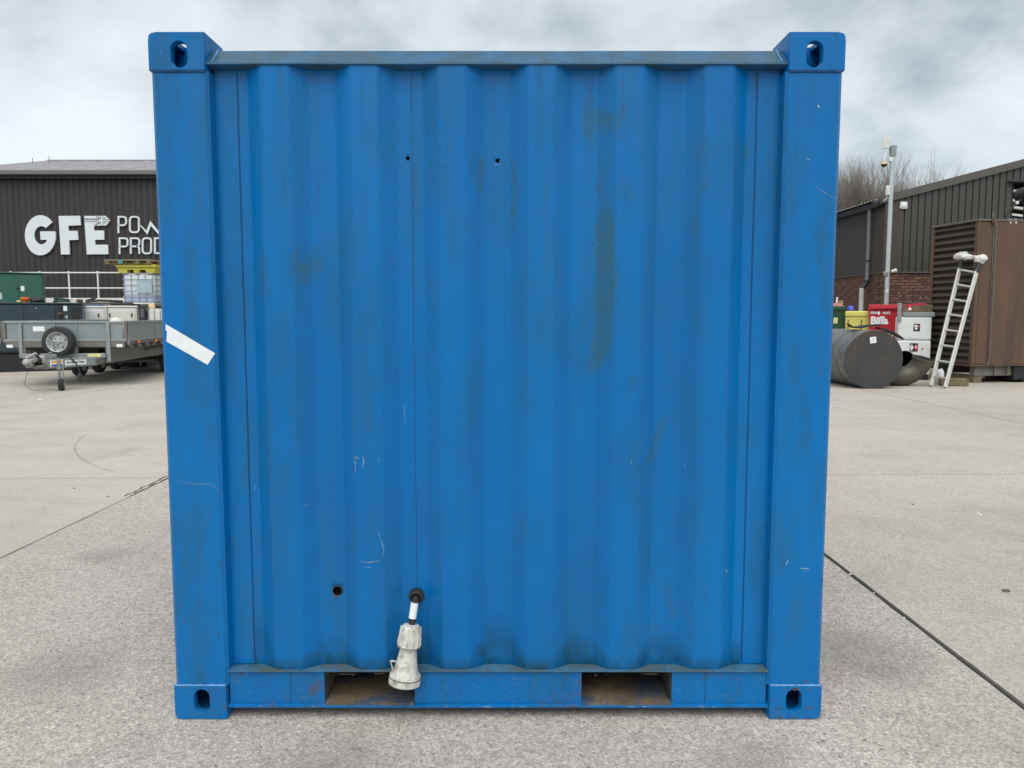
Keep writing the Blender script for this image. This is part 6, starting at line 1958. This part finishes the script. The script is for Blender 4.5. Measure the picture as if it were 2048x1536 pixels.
# rust spots where the paint is gone
b = MB()
def spot(px, py, rw, rh, mb=b):
    p = at(px, py, CY + .006); x, z = p.x - CX, p.z
    y = surf_y(x, z)
    p = at(px, py, CY + y); x, z = p.x - CX, p.z
    n = 9
    ring = []
    for k in range(n):
        a = 2 * math.pi * k / n; f = random.uniform(.45, 1.15)
        xx = x + rw * f * math.cos(a)
        xx = max(-1.0915, min(1.0915, xx)) if abs(x) > .9 else xx
        ring.append((xx, y - .0008 + max(0, abs(xx) - 1.080) * 1.0, z + rh * f * math.sin(a)))
    mb.add([(x, y - .0010, z)] + ring, [(0, 1 + k, 1 + (k + 1) % n) for k in range(n)])
for s in ((1649, 1015, .002, .02), (1647, 1045, .004, .03), (1646, 1075, .004, .012), (1644, 1160, .004, .03), (1642, 1185, .004, .016), (1636, 1357, .006, .008), (1611, 1362, .006, .005), (1636, 1374, .008, .004),
          (441, 1128, .0012, .02), (441, 1150, .001, .012), (440, 990, .001, .008), (363, 1212, .003, .003), (369, 1242, .005, .003), (385, 1258, .004, .004), (357, 1362, .004, .004), (1680, 218, .002, .004), (1544, 1280, .001, .003),
          (1590, 1379, .012, .007), (1555, 1417, .018, .0025), (1618, 1416, .022, .0022), (1640, 1400, .003, .03), (1560, 1436, .010, .003), (420, 1382, .006, .002), (452, 1412, .002, .02), (366, 1374, .012, .002),
          (660, 1411, .03, .004), (760, 1412, .012, .004), (1225, 1411, .02, .004), (1300, 1348, .05, .0025), (690, 1348, .05, .0022), (760, 1347, .03, .002), (480, 1347, .012, .004), (1500, 1414, .012, .003)):
    spot(*s)
rr_ = random.Random(5)
for k in range(26):                               # knocked edges of the bottom castings
    px0 = rr_.choice((351, 1538)); e_ = rr_.random()
    px = px0 + rr_.uniform(6, 98); py = 1436 + rr_.uniform(-5, 1)
    if e_ < .3: px, py = px0 + rr_.choice((3, 100)) + rr_.uniform(-1, 2), rr_.uniform(1378, 1432)
    elif e_ < .5: py = 1378 + rr_.uniform(-2, 3)
    spot(px, py, rr_.uniform(.0015, .006), rr_.uniform(.0012, .004))
for k in range(34):                               # along the sill lip and pocket edges
    px = rr_.uniform(465, 1530)
    spot(px, rr_.choice((1349, 1350, 1413, 1414)) + rr_.uniform(-1, 1), rr_.uniform(.002, .010), rr_.uniform(.0010, .0024))
for k in range(14):
    spot(rr_.choice((438, 1545, 1641)) + rr_.uniform(-2, 2), rr_.uniform(300, 1340), rr_.uniform(.0008, .002), rr_.uniform(.003, .012))
o = b.build('rust_spots', M['rust'], con); o['kind'] = 'stuff'
# scuffed metal along the sill lip
b = MB()
for px0, px1 in ((520, 560), (590, 640), (675, 705), (880, 1000), (1010, 1090), (1200, 1300), (1380, 1470)):
    x0, x1 = at(px0, 1415, CY).x - CX, at(px1, 1415, CY).x - CX
    k = int((x1 - x0) / .008)
    for i in range(k):
        if random.random() < .16:
            x = x0 + (x1 - x0) * i / k
            b.box((x, .0048, .0435 + random.uniform(-.001, .002)), (random.uniform(.002, .016), .0012, random.uniform(.0006, .0014)))
o = b.build('scuff_marks', M['scratch'], con); o['kind'] = 'stuff'

# cable gland, part of the container wall
gp_ = at(833, 1192, CY + .045)
gx, gzz = gp_.x - CX, gp_.z
gy = swave(gx) + dent(gx, gzz)
b = MB().lathe([(0, .0265), (.008, .0275), (.012, .0275)], (gx, gy - .0005, gzz), (0, -1, 0), 8)
b.lathe([(.0125, .0225), (.026, .022), (.030, .0185), (.030, .0165), (.016, .0155)], (gx, gy - .0005, gzz), (0, -1, 0), 24, (True, True))
b.build('cable_gland', M['rubber'], con, 35)

# ================================================================== POWER LEAD HANGING FROM THE GLAND
YPL = CY + .0
g0 = Vector((CX + gx, CY + gy - .018, gzz))
def lp(px, py, y): 
    return at(px, py, y)
c1 = g0 + Vector((0, -.020, -.002))
c2 = lp(830.5, 1201, CY - .005); c3 = lp(826.5, 1226, CY - .012); c4 = lp(822.5, 1262, CY - .014)
plug = thing('power_connector', 'dirty white industrial power connector hanging on a black cable', 'connector', tuple(c4))
o0 = Vector(plug.location)
MB().tube([g0 - o0, c1 - o0, c2 + Vector((.001, -.002, .004)) - o0, (c2 + c3) / 2 - o0, c3 - o0, c4 - o0], .0115, 14).build('cable', M['rubber'], plug, 50)
ld = (c4 - c2).normalized()
la, lb_ = lp(829.5, 1205, CY - .008), lp(824.8, 1236, CY - .0125)
MB().tube([la - o0, (la + lb_) / 2 - o0, lb_ - o0], .0128, 16).build('cable_label', M['paper'], plug, 50)
pa, pb_ = lp(823, 1249, CY - .018), lp(808.5, 1364.5, CY - .035)
ax = (pb_ - pa).normalized(); Lc = (pb_ - pa).length
# clamping nut with ribs
nut = [(0, .016), (.002, .026), (.012, .0335), (.020, .0345), (.066, .0365), (.069, .0385), (.073, .0385), (.0735, .028)]
MB().lathe(nut, pa - o0, ax, 30).build('clamping_nut', M['plug_white'], plug, 30)
rb_ = MB()
xx = ax.cross(Vector((0, 1, 0))).normalized(); yy_ = ax.cross(xx)
for k in range(12):
    a = 2 * math.pi * k / 12 + .12
    rd = xx * math.cos(a) + yy_ * math.sin(a)
    tn = ax.cross(rd)
    p_, q_ = pa - o0 + ax * .008 + rd * .0318, pa - o0 + ax * .067 + rd * .0372
    rb_.bar(p_, q_, .0045, .0075, .001, up=rd)
rb_.build('grip_ribs', M['plug_white'], plug)
body = [(.0738, .0275), (.085, .0285), (.12, .0335), (.145, .039), (.158, .0425), (.162, .0445)]
MB().lathe(body, pa - o0, ax, 32).build('body', M['plug_white'], plug, 40)
e0_ = .1622
cap = [(e0_, .047), (e0_ + .003, .0505), (e0_ + .012, .0525), (e0_ + .014, .0515), (e0_ + .016, .0530), (e0_ + .034, .0530), (e0_ + .037, .051), (e0_ + .037, .043)]
MB().lathe(cap, pa - o0, ax, 36).build('end_cap', M['plug_white'], plug, 30)
MB().lathe([(e0_ + .0128, .0522), (e0_ + .0132, .0533), (e0_ + .0150, .0533), (e0_ + .0154, .0522)], pa - o0, ax, 36, (False, False)).build('groove_shade', M['steel_dark'], plug, 30)  # dark band stands in for the shaded gap round the cap
MB().lathe([(.0695, .0380), (.0700, .0390), (.0712, .0390), (.0716, .0380)], pa - o0, ax, 32, (False, False)).build('nut_ring', M['steel_dark'], plug, 30)
lug = MB()
for k in range(6):
    a = 2 * math.pi * k / 6 + .4
    rd = xx * math.cos(a) + yy_ * math.sin(a)
    p_ = pa - o0 + ax * (e0_ + .016) + rd * .0528
    MB().bar(p_, p_ + ax * .018, .006, .005, .001, up=rd).build('cap_rib', M['plug_white'], plug)
side = Vector((-1, -.1, 0)); side = (side - ax * side.dot(ax)).normalized()
q0 = pa - o0 + ax * .128 + side * .034
q1 = pa - o0 + ax * .128 + side * .054
q2 = pa - o0 + ax * .155 + side * .043
lug.tube([q0, q1, q2], .0028, 6); lug.bar(q0 - ax * .001, q1 - ax * .001, .012, .003, .0008, up=ax)
lug.build('cap_hinge', M['plug_white'], plug)

bpy.context.view_layer.update()
